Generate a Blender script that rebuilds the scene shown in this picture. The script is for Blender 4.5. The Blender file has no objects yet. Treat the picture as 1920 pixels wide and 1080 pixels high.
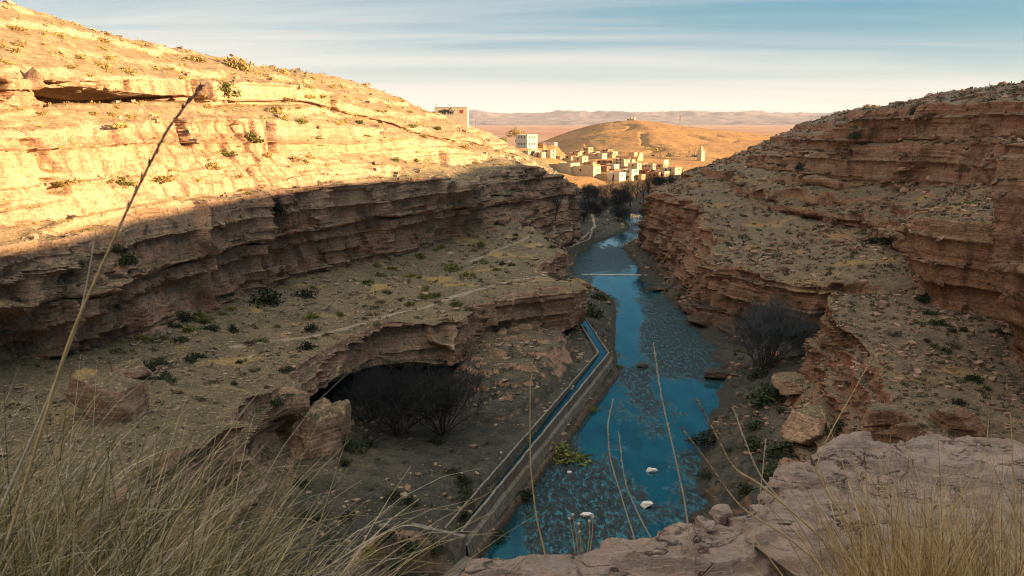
import bpy, math, random
import numpy as np
from mathutils import Vector, Matrix

# ---------------------------------------------------------------- camera, sky, sun, exposure
SC = bpy.context.scene
COL = SC.collection
F = 1493.0                      # focal length in pixels of the 1920 px wide frame
TH = math.atan((540 - 228) / F)  # camera looks down by this angle
CT, ST = math.cos(TH), math.sin(TH)
CAMZ = 34.0

cam = bpy.data.cameras.new("camera")
camo = bpy.data.objects.new("camera", cam)
COL.objects.link(camo)
camo.location = (0, 0, CAMZ)
camo.rotation_euler = (math.pi / 2 - TH, 0, 0)
cam.sensor_width = 36
cam.lens = F / 1920 * 36
cam.clip_start = 0.1
cam.clip_end = 60000
cam.dof.use_dof = True
cam.dof.focus_distance = 90
cam.dof.aperture_fstop = 9.0
SC.camera = camo

SUN = Vector((0.97, -0.15, 0.0)).normalized()
SUN_EL = math.radians(9.5)
SUN_ROT = math.atan2(SUN.x, SUN.y)
SUND = Vector((SUN.x * math.cos(SUN_EL), SUN.y * math.cos(SUN_EL), math.sin(SUN_EL)))

W = bpy.data.worlds.new("World")
SC.world = W
W.use_nodes = True
SKY_STRENGTH = 0.05


def build_world():
    nt = W.node_tree
    N, L = nt.nodes, nt.links
    bg = N["Background"]
    bg.inputs["Strength"].default_value = SKY_STRENGTH
    sky = N.new("ShaderNodeTexSky")
    sky.sky_type = 'NISHITA'
    sky.sun_disc = False
    sky.sun_elevation = SUN_EL
    sky.sun_rotation = SUN_ROT
    sky.air_density = 1.0
    sky.dust_density = 0.15
    sky.ozone_density = 2.5
    hs = N.new("ShaderNodeHueSaturation")
    hs.inputs["Hue"].default_value = 0.49
    hs.inputs["Saturation"].default_value = 1.75
    hs.inputs["Value"].default_value = 0.55
    L.new(sky.outputs["Color"], hs.inputs["Color"])
    # thin cirrus: noise on the direction projected to a high flat layer
    tc = N.new("ShaderNodeTexCoord")
    sep = N.new("ShaderNodeSeparateXYZ")
    L.new(tc.outputs["Generated"], sep.inputs[0])

    def m(op, a, b=None, c=None):
        n = N.new("ShaderNodeMath")
        n.operation = op
        for i, v in enumerate((a, b, c)):
            if v is None:
                continue
            if isinstance(v, (int, float)):
                n.inputs[i].default_value = v
            else:
                L.new(v, n.inputs[i])
        return n.outputs[0]
    X, Y, Z = sep.outputs
    zz = m('MAXIMUM', Z, 0.0)
    den = m('ADD', zz, 0.05)
    u = m('DIVIDE', X, den)
    v = m('DIVIDE', Y, den)
    comb = N.new("ShaderNodeCombineXYZ")
    L.new(m('MULTIPLY', u, 0.22), comb.inputs[0])
    L.new(m('MULTIPLY', v, 1.05), comb.inputs[1])
    n1 = N.new("ShaderNodeTexNoise")
    n1.inputs["Scale"].default_value = 0.55
    n1.inputs["Detail"].default_value = 5
    n1.inputs["Roughness"].default_value = 0.62
    n1.inputs["Distortion"].default_value = 0.5
    L.new(comb.outputs[0], n1.inputs["Vector"])
    # more veil to the left (-x) and low down, clear deep sky high on the right
    bias = m('ADD', m('MULTIPLY', X, -0.42), m('MULTIPLY', m('MINIMUM', zz, 0.30), -1.7))
    hi = m('MULTIPLY', m('MAXIMUM', m('SUBTRACT', 0.10, zz), 0.0), 2.6)   # thicker towards the horizon
    top = m('MULTIPLY', m('MAXIMUM', m('SUBTRACT', zz, 0.40), 0.0), 2.2)   # unseen veil added overhead to fill the shade
    nn = m('ADD', m('MULTIPLY', m('SUBTRACT', n1.outputs[0], 0.5), 1.25), 0.62)
    cov = m('ADD', m('ADD', m('ADD', nn, bias), hi), top)
    mr = N.new("ShaderNodeMapRange")
    mr.interpolation_type = 'SMOOTHSTEP'
    mr.inputs[1].default_value = 0.16
    mr.inputs[2].default_value = 0.86
    mr.inputs[3].default_value = 0.0
    mr.inputs[4].default_value = 0.88
    L.new(cov, mr.inputs[0])
    mix = N.new("ShaderNodeMixRGB")
    L.new(mr.outputs[0], mix.inputs[0])
    # clear air: deep teal overhead, paling towards the horizon
    cr = N.new("ShaderNodeValToRGB")
    el = cr.color_ramp.elements
    el[0].position, el[0].color = 0.0, (.42, .40, .37, 1)
    el[1].position, el[1].color = 1.0, (.020, .065, .12, 1)
    for ps, cc in ((.05, (.26, .33, .36)), (.10, (.11, .22, .29)), (.15, (.036, .160, .25)), (.35, (.020, .090, .155))):
        e = el.new(ps)
        e.color = (*cc, 1)
    L.new(zz, cr.inputs[0])
    sc10 = N.new("ShaderNodeVectorMath")
    sc10.operation = 'SCALE'
    sc10.inputs["Scale"].default_value = 9.0
    L.new(cr.outputs[0], sc10.inputs[0])
    air = N.new("ShaderNodeMixRGB")
    air.inputs[0].default_value = 0.75
    L.new(hs.outputs[0], air.inputs[1])
    L.new(sc10.outputs[0], air.inputs[2])
    L.new(air.outputs[0], mix.inputs[1])
    bright = N.new("ShaderNodeVectorMath")     # unseen overhead veil made brighter to lift the shade
    bright.operation = 'SCALE'
    bright.inputs[0].default_value = (3.9, 3.75, 3.45)
    ov = N.new("ShaderNodeMapRange")
    ov.interpolation_type = 'SMOOTHSTEP'
    for i, q in enumerate((.48, .75, 1.0, 1.75)):
        ov.inputs[1 + i].default_value = q
    L.new(zz, ov.inputs[0])
    L.new(ov.outputs[0], bright.inputs["Scale"])
    L.new(bright.outputs[0], mix.inputs[2])
    L.new(mix.outputs[0], bg.inputs["Color"])


build_world()

sun = bpy.data.lights.new("sun", 'SUN')
suno = bpy.data.objects.new("sun", sun)
COL.objects.link(suno)
sun.energy = 4.4
sun.angle = math.radians(0.5)
sun.color = (1.0, 0.69, 0.37)
suno.rotation_euler = (-SUND).to_track_quat('-Z', 'Y').to_euler()
suno.location = (200, -40, 120)

SC.view_settings.view_transform = 'Standard'
SC.view_settings.look = 'None'
SC.view_settings.exposure = 2.2
SC.view_settings.gamma = 1
SC.render.engine = 'CYCLES'
SC.cycles.use_denoising = True
SC.cycles.pixel_filter_type = 'BLACKMAN_HARRIS'
SC.cycles.filter_width = 1.1
SC.cycles.max_bounces = 6
SC.cycles.transparent_max_bounces = 8

random.seed(7)
RNG = np.random.default_rng(11)


# ---------------------------------------------------------------- measuring helpers
def P(px, py, y):
    """point at ground distance y seen at pixel (px, py) of the 1920x1080 frame"""
    v = (540 - py) / F
    d = y / (CT + v * ST)
    return ((px - 960) / F * d, y, CAMZ + d * (v * CT - ST))


def proj(p):
    x, y, z = p[0], p[1], p[2] - CAMZ
    d = y * CT - z * ST
    h = y * ST + z * CT
    return 960 + F * x / d, 540 - F * h / d, d


def pchip(x, y, xi):
    x = np.asarray(x, float)
    y = np.asarray(y, float)
    if y.ndim == 1:
        y = y[:, None]
    h = np.diff(x)[:, None]
    dl = np.diff(y, axis=0) / h
    m = np.zeros_like(y)
    if len(x) > 2:
        a, b = dl[:-1], dl[1:]
        w1 = 2 * h[1:] + h[:-1]
        w2 = h[1:] + 2 * h[:-1]
        with np.errstate(divide='ignore', invalid='ignore'):
            mm = (w1 + w2) / (w1 / a + w2 / b)
        m[1:-1] = np.where(a * b > 0, mm, 0)
    m[0], m[-1] = dl[0], dl[-1]
    k = np.clip(np.searchsorted(x, xi) - 1, 0, len(x) - 2)
    t = ((xi - x[k]) / (x[k + 1] - x[k]))[:, None]
    hh = h[k]
    return ((1 + 2 * t) * (1 - t) ** 2 * y[k] + t * (1 - t) ** 2 * hh * m[k]
            + t * t * (3 - 2 * t) * y[k + 1] + t * t * (t - 1) * hh * m[k + 1])


def hsh(ix, iy, iz, seed=0):
    h = (ix.astype(np.int64) * 374761393 + iy.astype(np.int64) * 668265263
         + iz.astype(np.int64) * 2147483647 + seed * 974634777) & 0xFFFFFFFF
    h = ((h ^ (h >> 13)) * 1274126177) & 0xFFFFFFFF
    h = ((h ^ (h >> 16)) * 2246822519) & 0xFFFFFFFF
    return ((h ^ (h >> 15)) & 0xFFFFFF) / float(0xFFFFFF)


def vnoise(p, seed=0):
    """value noise in -1..1; p is (...,3)"""
    i = np.floor(p).astype(np.int64)
    f = p - i
    f = f * f * f * (f * (f * 6 - 15) + 10)
    x, y, z = i[..., 0], i[..., 1], i[..., 2]
    r = 0
    for dx in (0, 1):
        wx = f[..., 0] if dx else 1 - f[..., 0]
        for dy in (0, 1):
            wy = f[..., 1] if dy else 1 - f[..., 1]
            for dz in (0, 1):
                wz = f[..., 2] if dz else 1 - f[..., 2]
                r = r + wx * wy * wz * hsh(x + dx, y + dy, z + dz, seed)
    return r * 2 - 1


def fbm(p, oct=4, seed=0, rough=0.5):
    a, s, r = 1.0, 0.0, 0
    for o in range(oct):
        r = r + a * vnoise(p * 2 ** o + 13.7 * o, seed + o)
        s += a
        a *= rough
    return r / s


def sstep(a, b, x):
    t = np.clip((x - a) / (b - a), 0, 1)
    return t * t * (3 - 2 * t)


# ---------------------------------------------------------------- materials
class NT:
    def __init__(self, name):
        self.m = bpy.data.materials.new(name)
        self.m.use_nodes = True
        self.t = self.m.node_tree
        self.N, self.L = self.t.nodes, self.t.links
        self.b = self.N["Principled BSDF"]
        self.b.inputs["Specular IOR Level"].default_value = 0.25

    def put(self, sock, v):
        if isinstance(v, (int, float)):
            sock.default_value = v
        elif isinstance(v, tuple):
            sock.default_value = v if len(v) == len(sock.default_value) else (*v, 1)
        else:
            self.L.new(v, sock)

    def node(self, kind, **kw):
        n = self.N.new(kind)
        for k, v in kw.items():
            setattr(n, k, v)
        return n

    def pos(self, scale=(1, 1, 1)):
        g = self.node("ShaderNodeNewGeometry")
        mp = self.node("ShaderNodeMapping")
        mp.inputs["Scale"].default_value = scale
        self.L.new(g.outputs["Position"], mp.inputs["Vector"])
        return mp.outputs[0]

    def obj(self, scale=(1, 1, 1)):
        g = self.node("ShaderNodeTexCoord")
        mp = self.node("ShaderNodeMapping")
        mp.inputs["Scale"].default_value = scale
        self.L.new(g.outputs["Object"], mp.inputs["Vector"])
        return mp.outputs[0]

    def noise(self, vec, scale, detail=4, rough=0.55, dist=0.0):
        n = self.node("ShaderNodeTexNoise")
        self.L.new(vec, n.inputs["Vector"])
        n.inputs["Scale"].default_value = scale
        n.inputs["Detail"].default_value = detail
        n.inputs["Roughness"].default_value = rough
        n.inputs["Distortion"].default_value = dist
        return n.outputs[0]

    def voro(self, vec, scale, feature='F1', out="Distance"):
        n = self.node("ShaderNodeTexVoronoi", feature=feature)
        self.L.new(vec, n.inputs["Vector"])
        n.inputs["Scale"].default_value = scale
        return n.outputs[out]

    def ramp(self, v, lo, hi, a=0.0, b=1.0):
        n = self.node("ShaderNodeMapRange", interpolation_type='SMOOTHSTEP')
        self.put(n.inputs[0], v)
        for i, q in enumerate((lo, hi, a, b)):
            self.put(n.inputs[1 + i], q)
        return n.outputs[0]

    def math(self, op, a, b=0.0):
        n = self.node("ShaderNodeMath", operation=op)
        self.put(n.inputs[0], a)
        self.put(n.inputs[1], b)
        return n.outputs[0]

    def mix(self, f, a, b, mode='MIX'):
        n = self.node("ShaderNodeMixRGB", blend_type=mode)
        self.put(n.inputs[0], f)
        self.put(n.inputs[1], a)
        self.put(n.inputs[2], b)
        return n.outputs[0]

    def attr(self, name):
        n = self.node("ShaderNodeAttribute")
        n.attribute_name = name
        return n.outputs["Fac"]

    def normz(self):
        g = self.node("ShaderNodeNewGeometry")
        s = self.node("ShaderNodeSeparateXYZ")
        self.L.new(g.outputs["Normal"], s.inputs[0])
        return s.outputs[2]

    def bump(self, h, strength=0.5, dist=0.1, normal=None):
        n = self.node("ShaderNodeBump")
        n.inputs["Strength"].default_value = strength
        n.inputs["Distance"].default_value = dist
        self.L.new(h, n.inputs["Height"])
        if normal is not None:
            self.L.new(normal, n.inputs["Normal"])
        return n.outputs[0]

    def done(self, color, rough=0.9, normal=None):
        self.put(self.b.inputs["Base Color"], color)
        self.put(self.b.inputs["Roughness"], rough)
        if normal is not None:
            self.L.new(normal, self.b.inputs["Normal"])
        return self.m


def mat_canyon(name, red, tan, dark, soil, soil2, ochre, upper, vs=.6):
    t = NT(name)
    p = t.pos()
    tone = t.attr("tone")
    n_big = t.noise(p, 0.09, 4)
    n_mid = t.noise(p, 0.6, 6, 0.65)
    n_fine = t.noise(p, 3.5, 6, 0.7)
    strat = t.noise(t.pos((0.12, 0.12, 2.6)), 1.0, 5, 0.65)
    streak = t.noise(t.pos((0.9, 0.9, 0.12)), 1.0, 4, 0.6)
    rock = t.mix(t.ramp(t.math('ADD', tone, t.math('MULTIPLY', t.math('SUBTRACT', strat, .5), 1.2)), 0.2, 0.8), red, tan)
    rock = t.mix(t.ramp(streak, 0.53, 0.70, 0, vs), rock, dark)
    rock = t.mix(t.ramp(n_mid, 0.35, 0.7, 0, 0.55), rock, tuple(c * 0.62 for c in red))
    rock = t.mix(t.ramp(n_big, 0.42, 0.62, 0, 0.45), rock, tan)
    sl = t.mix(t.ramp(n_mid, 0.38, 0.62), soil, soil2)
    sl = t.mix(t.math('MULTIPLY', t.ramp(t.noise(p, 0.13, 5, 0.6, 0.6), 0.56, 0.66), 0.8), sl, ochre)
    peb = t.voro(p, 2.6)
    sl = t.mix(t.ramp(peb, 0.1, 0.35, 0.5, 0.0), sl, tuple(c * 1.3 for c in tan))
    sl = t.mix(t.ramp(t.noise(p, 1.3, 5, .7), 0.6, 0.72, 0, .45), sl, (0.12, 0.11, 0.06))
    g_ = t.node("ShaderNodeNewGeometry")
    sx = t.node("ShaderNodeSeparateXYZ")
    t.L.new(g_.outputs["Position"], sx.inputs[0])
    high = t.ramp(t.math('ADD', sx.outputs[2], t.math('MULTIPLY', t.math('SUBTRACT', n_big, .5), 5.0)), 23.0, 27.0)
    sl = t.mix(high, sl, t.mix(t.ramp(n_mid, .36, .64), upper, tuple(c * .68 for c in upper)))
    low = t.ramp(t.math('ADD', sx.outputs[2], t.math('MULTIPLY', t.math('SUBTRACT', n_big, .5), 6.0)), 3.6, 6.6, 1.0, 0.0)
    silt_shade = t.mix(t.ramp(n_mid, .4, .6), (0.075, 0.07, 0.055), (0.042, 0.042, 0.035))  # silt tone darkened to paint in the shade of the gorge floor
    silt_shade = t.mix(t.ramp(t.noise(p, 1.7, 5, .7), .58, .68, 0, .7), silt_shade, (0.12, 0.108, 0.083))
    sl = t.mix(low, sl, silt_shade)
    wet = t.ramp(t.math('ADD', sx.outputs[2], t.math('MULTIPLY', t.math('SUBTRACT', n_mid, .5), .8)), .12, .75, 0.85, 0.0)
    nz = t.math('ADD', t.normz(), t.math('MULTIPLY', t.math('SUBTRACT', n_mid, .5), 0.35))
    c = t.mix(t.ramp(nz, 0.62, 0.84), rock, sl)
    c = t.mix(t.math('MULTIPLY', t.ramp(sx.outputs[2], 1.8, 3.6, 1.0, 0.0), .65), c, silt_shade)
    c = t.mix(wet, c, (0.045, 0.04, 0.034))
    c = t.mix(1.0, c, t.ramp(n_fine, 0.28, 0.72, 0.58, 1.32), 'MULTIPLY')
    h = t.math('ADD', t.math('MULTIPLY', n_fine, 0.5), t.math('MULTIPLY', strat, 0.9))
    h = t.math('ADD', h, t.math('MULTIPLY', n_mid, 1.2))
    nrm = t.bump(h, 0.8, 0.5)
    return t.done(c, 0.95, nrm)


M = {}
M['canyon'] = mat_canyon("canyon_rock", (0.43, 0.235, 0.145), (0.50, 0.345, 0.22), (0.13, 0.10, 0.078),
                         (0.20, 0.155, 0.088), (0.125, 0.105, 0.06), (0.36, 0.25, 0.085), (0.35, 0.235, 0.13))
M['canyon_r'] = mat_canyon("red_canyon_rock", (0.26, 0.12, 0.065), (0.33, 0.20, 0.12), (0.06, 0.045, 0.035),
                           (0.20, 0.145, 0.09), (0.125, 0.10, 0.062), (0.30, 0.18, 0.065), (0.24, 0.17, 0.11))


def simple(name, col, var=0.25, scale=3.0, rough=0.9, bump=0.3, bdist=0.05, world=True):
    t = NT(name)
    p = t.pos() if world else t.obj()
    n = t.noise(p, scale, 6, 0.65)
    c = t.mix(1.0, col, t.ramp(n, 0.25, 0.75, 1 - var, 1 + var), 'MULTIPLY')
    return t.done(c, rough, t.bump(n, bump, bdist))


M['hill'] = None


def mat_hill():
    t = NT("hill_earth")
    p = t.pos()
    n = t.noise(p, 0.03, 6, .65)
    c = t.mix(t.ramp(n, .35, .65), (0.42, 0.225, 0.085), (0.33, 0.175, 0.07))
    c = t.mix(t.ramp(t.noise(p, .25, 6, .75), .52, .64, 0, .6), c, (0.17, 0.115, 0.055))
    c = t.mix(t.ramp(t.noise(t.pos((.25, .25, 2.5)), .22, 5, .7, .4), .57, .64, 0, .7), c, (0.16, 0.10, 0.055))
    c = t.mix(t.ramp(t.noise(t.pos((.5, 1.2, 1)), .05, 3, .5, 1.2), .495, .503, 0, .0), c, (0.5, 0.35, 0.2))
    return t.done(c, .95, t.bump(t.noise(p, .22, 7, .75), .9, 2.0))


def mat_plain():
    t = NT("plain_earth")
    p = t.pos((1, 0.3, 1))
    n = t.noise(p, 0.004, 5, .6)
    c = t.mix(t.ramp(n, .4, .6), (0.36, 0.155, 0.095), (0.40, 0.235, 0.145))
    c = t.mix(t.ramp(t.noise(t.pos((1, .5, 1)), .002, 5, .6), .58, .68, 0, .6), c, (0.18, 0.13, 0.10))
    return t.done(c, .95)


M['hill'] = mat_hill()
M['plain'] = mat_plain()
M['mountain'] = simple("mountain_rock", (0.18, 0.13, 0.135), .45, 0.004, .95, 1.0, 40)


def mat_water():
    t = NT("river_water")
    p = t.pos()
    flow = t.pos((0.30, 0.12, 1))
    # riffles: shallow, broken water over dark gravel
    fln = t.noise(t.pos((1.4, .55, 1)), 1.5, 5, .85)
    glint = t.ramp(fln, 0.52, 0.57)
    rif = t.math('ADD', t.attr("riffle"), t.math('MULTIPLY', t.math('SUBTRACT', t.noise(t.pos((1, .45, 1)), 1.1, 5, .7), .5), 1.3))
    rif = t.math('ADD', rif, t.math('MULTIPLY', t.math('SUBTRACT', fln, .5), 1.6))
    rmask = t.ramp(rif, -0.05, 0.14)
    peb = t.voro(t.pos((1, 1, 1)), 2.2)
    bed = t.mix(t.ramp(t.noise(p, 1.2, 5, .7), .35, .65), (0.010, 0.016, 0.017), (0.036, 0.038, 0.031))
    bed = t.mix(glint, bed, (0.012, 0.11, 0.15))  # sparkle painted into the riffle colour as teal flecks
    col = t.mix(rmask, t.mix(t.ramp(t.noise(t.pos((1, .3, 1)), .5, 5, .65), .4, .65), (0.005, 0.062, 0.083), (0.004, 0.032, 0.042)), bed)
    waves = t.noise(t.pos((1.5, 0.8, 1)), 2.0, 3, .6)
    chop = t.noise(t.pos((1.2, 0.8, 1)), 5.0, 4, .75)
    h = t.mix(rmask, t.math('MULTIPLY', waves, .05), t.math('ADD', t.math('MULTIPLY', chop, .7), t.math('MULTIPLY', peb, .5)))
    t.b.inputs["IOR"].default_value = 1.72
    t.b.inputs["Specular IOR Level"].default_value = 0.5
    t.put(t.b.inputs["Specular Tint"], (0.55, 0.95, 1.0))
    t.put(t.b.inputs["Specular IOR Level"], t.math('SUBTRACT', 0.5, t.math('MULTIPLY', t.math('MULTIPLY', rmask, t.math('SUBTRACT', 1.0, glint)), .40)))
    return t.done(col, t.math('ADD', 0.05, t.math('MULTIPLY', t.math('MULTIPLY', rmask, t.math('SUBTRACT', 1.0, glint)), .5)), t.bump(h, 0.35, 0.22))


M['water'] = mat_water()


# ---------------------------------------------------------------- object helpers
def link(o, parent=None):
    COL.objects.link(o)
    if parent is not None:
        o.parent = parent
    return o


def tag(o, label=None, cat=None, group=None, kind=None):
    if label:
        o["label"] = label
    if cat:
        o["category"] = cat
    if group:
        o["group"] = group
    if kind or cat:
        o["kind"] = kind or "thing"
    return o


def np_mesh(name, V, Fq, mat=None, smooth=True, attrs=None, fmat=None, mats=None):
    """mesh from vertex array and list of equal-length faces"""
    V = np.asarray(V, np.float32).reshape(-1, 3)
    Fq = np.asarray(Fq, np.int32)
    n, k = Fq.shape
    me = bpy.data.meshes.new(name)
    me.vertices.add(len(V))
    me.vertices.foreach_set("co", V.ravel())
    me.loops.add(n * k)
    me.loops.foreach_set("vertex_index", Fq.ravel())
    me.polygons.add(n)
    me.polygons.foreach_set("loop_start", np.arange(0, n * k, k, dtype=np.int32))
    me.polygons.foreach_set("loop_total", np.full(n, k, np.int32))
    me.polygons.foreach_set("use_smooth", np.full(n, smooth))
    if mats:
        for q in mats:
            me.materials.append(q)
        if fmat is not None:
            me.polygons.foreach_set("material_index", np.asarray(fmat, np.int32))
    elif mat:
        me.materials.append(mat)
    if attrs:
        for an, av in attrs.items():
            a = me.attributes.new(an, 'FLOAT', 'POINT')
            a.data.foreach_set("value", np.asarray(av, np.float32).ravel())
    me.update()
    me.validate()
    return me


def grid_faces(n, m):
    i = np.arange(n - 1)[:, None] * m + np.arange(m - 1)[None, :]
    return np.stack([i, i + m, i + m + 1, i + 1], -1).reshape(-1, 4)


# ---------------------------------------------------------------- strata
def make_beds(seed, lo, hi, zmin=-10, zmax=70):
    r = np.random.default_rng(seed)
    b = [zmin]
    while b[-1] < zmax:
        b.append(b[-1] + lo + (hi - lo) * r.random() ** 1.6)
    b = np.array(b)
    n = len(b)
    return dict(b=b, off=r.uniform(-1, 1, n), tone=r.random(n), bl=r.uniform(1.5, 5, n), dep=r.uniform(.3, 1, n))


BIG = make_beds(3, 2.0, 5.8)
SML = make_beds(5, 0.50, 1.8)
STEP = make_beds(9, 0.9, 3.2)


def bed_eval(B, zz, s, seed, blk=1.0):
    i = np.clip(np.searchsorted(B['b'], zz) - 1, 0, len(B['b']) - 2)
    u = (zz - B['b'][i]) / (B['b'][i + 1] - B['b'][i])
    e = np.abs(2 * u - 1)
    rec = -(e ** 13) * B['dep'][i]
    c = s / (B['bl'][i] * blk) + i * 17.31
    ci = np.floor(c)
    cu = np.abs(2 * (c - ci) - 1)
    bo = hsh(ci, i, i * 0 + 1, seed) - .5
    crack = -(cu ** 26)
    return B['off'][i], rec, bo, crack, B['tone'][i]


def terrace(V, seed, k=0.8, flip=False):
    """turn smooth slopes into a staircase of rock beds"""
    du = np.gradient(V, axis=0)
    dv = np.gradient(V, axis=1)
    nz = np.abs(np.cross(du, dv)[..., 2]) / (np.linalg.norm(np.cross(du, dv), axis=-1) + 1e-9)
    w = sstep(0.985, 0.93, nz) * sstep(0.25, 0.5, nz)
    for _ in range(2):
        w[:, 1:-1] = (w[:, :-2] + 2 * w[:, 1:-1] + w[:, 2:]) / 4
    zz = V[..., 2] + 1.1 * fbm(V / 24.0, 3, seed) + 0.35 * fbm(V / 5.0, 3, seed + 5)
    B = STEP['b']
    i = np.clip(np.searchsorted(B, zz) - 1, 0, len(B) - 2)
    th = B[i + 1] - B[i]
    u = (zz - B[i]) / th
    f = sstep(.40, .60, u) * .86 + u * .14
    keep = k * (0.15 + 0.85 * sstep(-.25, .2, fbm(V / 12.0, 3, seed + 9)))
    out = V.copy()
    out[..., 2] += (f - u) * th * w * keep
    return out


def displace(V, s, seed, cliff_amp=1.0, ground_amp=1.0, flip=False, cmask=None, gmask=1.0, bamp=1.0, fine=1.0):
    """V (n,m,3) lofted grid, s (n,) arc length of the columns; adds beds, joints, weathering"""
    du = np.gradient(V, axis=0)
    dv = np.gradient(V, axis=1)
    nrm = np.cross(du, dv)
    nrm /= np.linalg.norm(nrm, axis=-1, keepdims=True) + 1e-9
    if flip:
        nrm = -nrm
    nz = nrm[..., 2]
    c = sstep(0.12, 0.55, 1 - np.abs(nz))
    # soften the mask so ledge edges are shared
    for _ in range(3):
        c[:, 1:-1] = (c[:, :-2] + 2 * c[:, 1:-1] + c[:, 2:]) / 4
    if cmask is not None:
        c = c * cmask
    S = np.broadcast_to(s[:, None], V.shape[:2])
    warp = 0.7 * fbm(V / 34.0, 2, seed) + 0.07 * fbm(V / 4.0, 2, seed + 5)
    zz = V[..., 2] + warp + 0.012 * V[..., 1]
    o1, r1, b1, k1, t1 = bed_eval(BIG, zz, S + 2.5 * fbm(V / 9.0, 2, seed + 9), seed, 1.5)
    o2, r2, b2, k2, t2 = bed_eval(SML, zz + 0.1 * vnoise(V / 1.3, seed + 4), S + 1.2 * fbm(V / 4.0, 2, seed + 19), seed + 1, 0.75)
    mod = 0.35 + 0.65 * sstep(-.25, .35, fbm(V / 14.0, 3, seed + 31))
    mod2 = 0.10 + 0.90 * sstep(-.15, .35, fbm(V / 10.0, 2, seed + 37))
    mod2 = mod2 * fine
    d = (0.60 * o1 + 1.0 * r1) * (.4 + .6 * fine) + mod * (1.7 * b1 + 1.4 * k1) + mod2 * (0.28 * o2 + 0.55 * r2 + 0.70 * b2 + 0.6 * k2)
    d = d + 0.7 * fbm(V / 11.0, 2, seed + 41) + 0.18 * fbm(V / 1.5, 4, seed + 43, .6)
    # buttresses and clefts that run down the whole face
    col = np.stack([S / 9.0, S * 0 + 3.3, V[..., 2] / 26.0], -1) + 0.25 * vnoise(V / 6.0, seed + 61)[..., None]
    bt = fbm(col, 3, seed + 63)
    cl = np.abs(vnoise(np.stack([S / 13.0, S * 0 + 7.7, V[..., 2] / 40.0], -1) + 0.12 * vnoise(V / 3.0, seed + 65)[..., None], seed + 67))
    d = d + bamp * (1.5 * bt - 1.8 * (1 - sstep(0.0, 0.10, cl)))
    # upright joints split the whole face into pillars
    cs = S / 4.6 + 0.30 * vnoise(V / 3.5, seed + 71) + 0.45 * vnoise(np.stack([S / 11.0, S * 0, V[..., 2] / 60.0], -1), seed + 73)
    ci = np.floor(cs + 0.35 * hsh(np.floor(zz / 5.0), zz * 0, zz * 0, seed + 75))
    cu = np.abs(2 * ((cs + 0.35 * hsh(np.floor(zz / 5.0), zz * 0, zz * 0, seed + 75)) - ci) - 1)
    d = d + bamp * mod * (1.5 * (hsh(ci, np.floor(zz / 5.0), ci * 0 + 5, seed + 77) - .5) - 0.9 * cu ** 22)
    nh = nrm.copy()
    nh[..., 2] *= 0.15
    nh /= np.linalg.norm(nh, axis=-1, keepdims=True) + 1e-9
    out = V + nh * (d * c * cliff_amp)[..., None]
    g = (1 - c)
    gz = 0.75 * fbm(V / 9.0, 3, seed + 51) + 0.22 * fbm(V / 2.2, 4, seed + 53, .6)
    # little rock steps on the slopes
    st = bed_eval(SML, zz * 1.0, S, seed + 2)
    gz = gz + 0.22 * st[2] * sstep(0.02, 0.12, 1 - np.abs(nz))
    out[..., 2] += gz * g * ground_amp * gmask
    tone = 0.5 * t1 + 0.5 * t2 + 0.25 * (b1 + b2)
    return out, tone, c


def rows_to_grid(rows, subs):
    """rows: (R, n, 3) -> (n, m, 3) linear across rows with the given subdivisions"""
    out = []
    R = len(rows)
    for r in range(R - 1):
        k = subs[r]
        for j in range(k):
            t = j / k
            out.append(rows[r] * (1 - t) + rows[r + 1] * t)
    out.append(rows[-1])
    V = np.stack(out, 1)
    return V


def smooth_rows(V, it=2):
    for _ in range(it):
        V[:, 1:-1] = 0.25 * V[:, :-2] + 0.5 * V[:, 1:-1] + 0.25 * V[:, 2:]
    return V


def pk(px, py, y):
    x, _, z = P(px, py, y)
    return (y, x, z)


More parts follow.
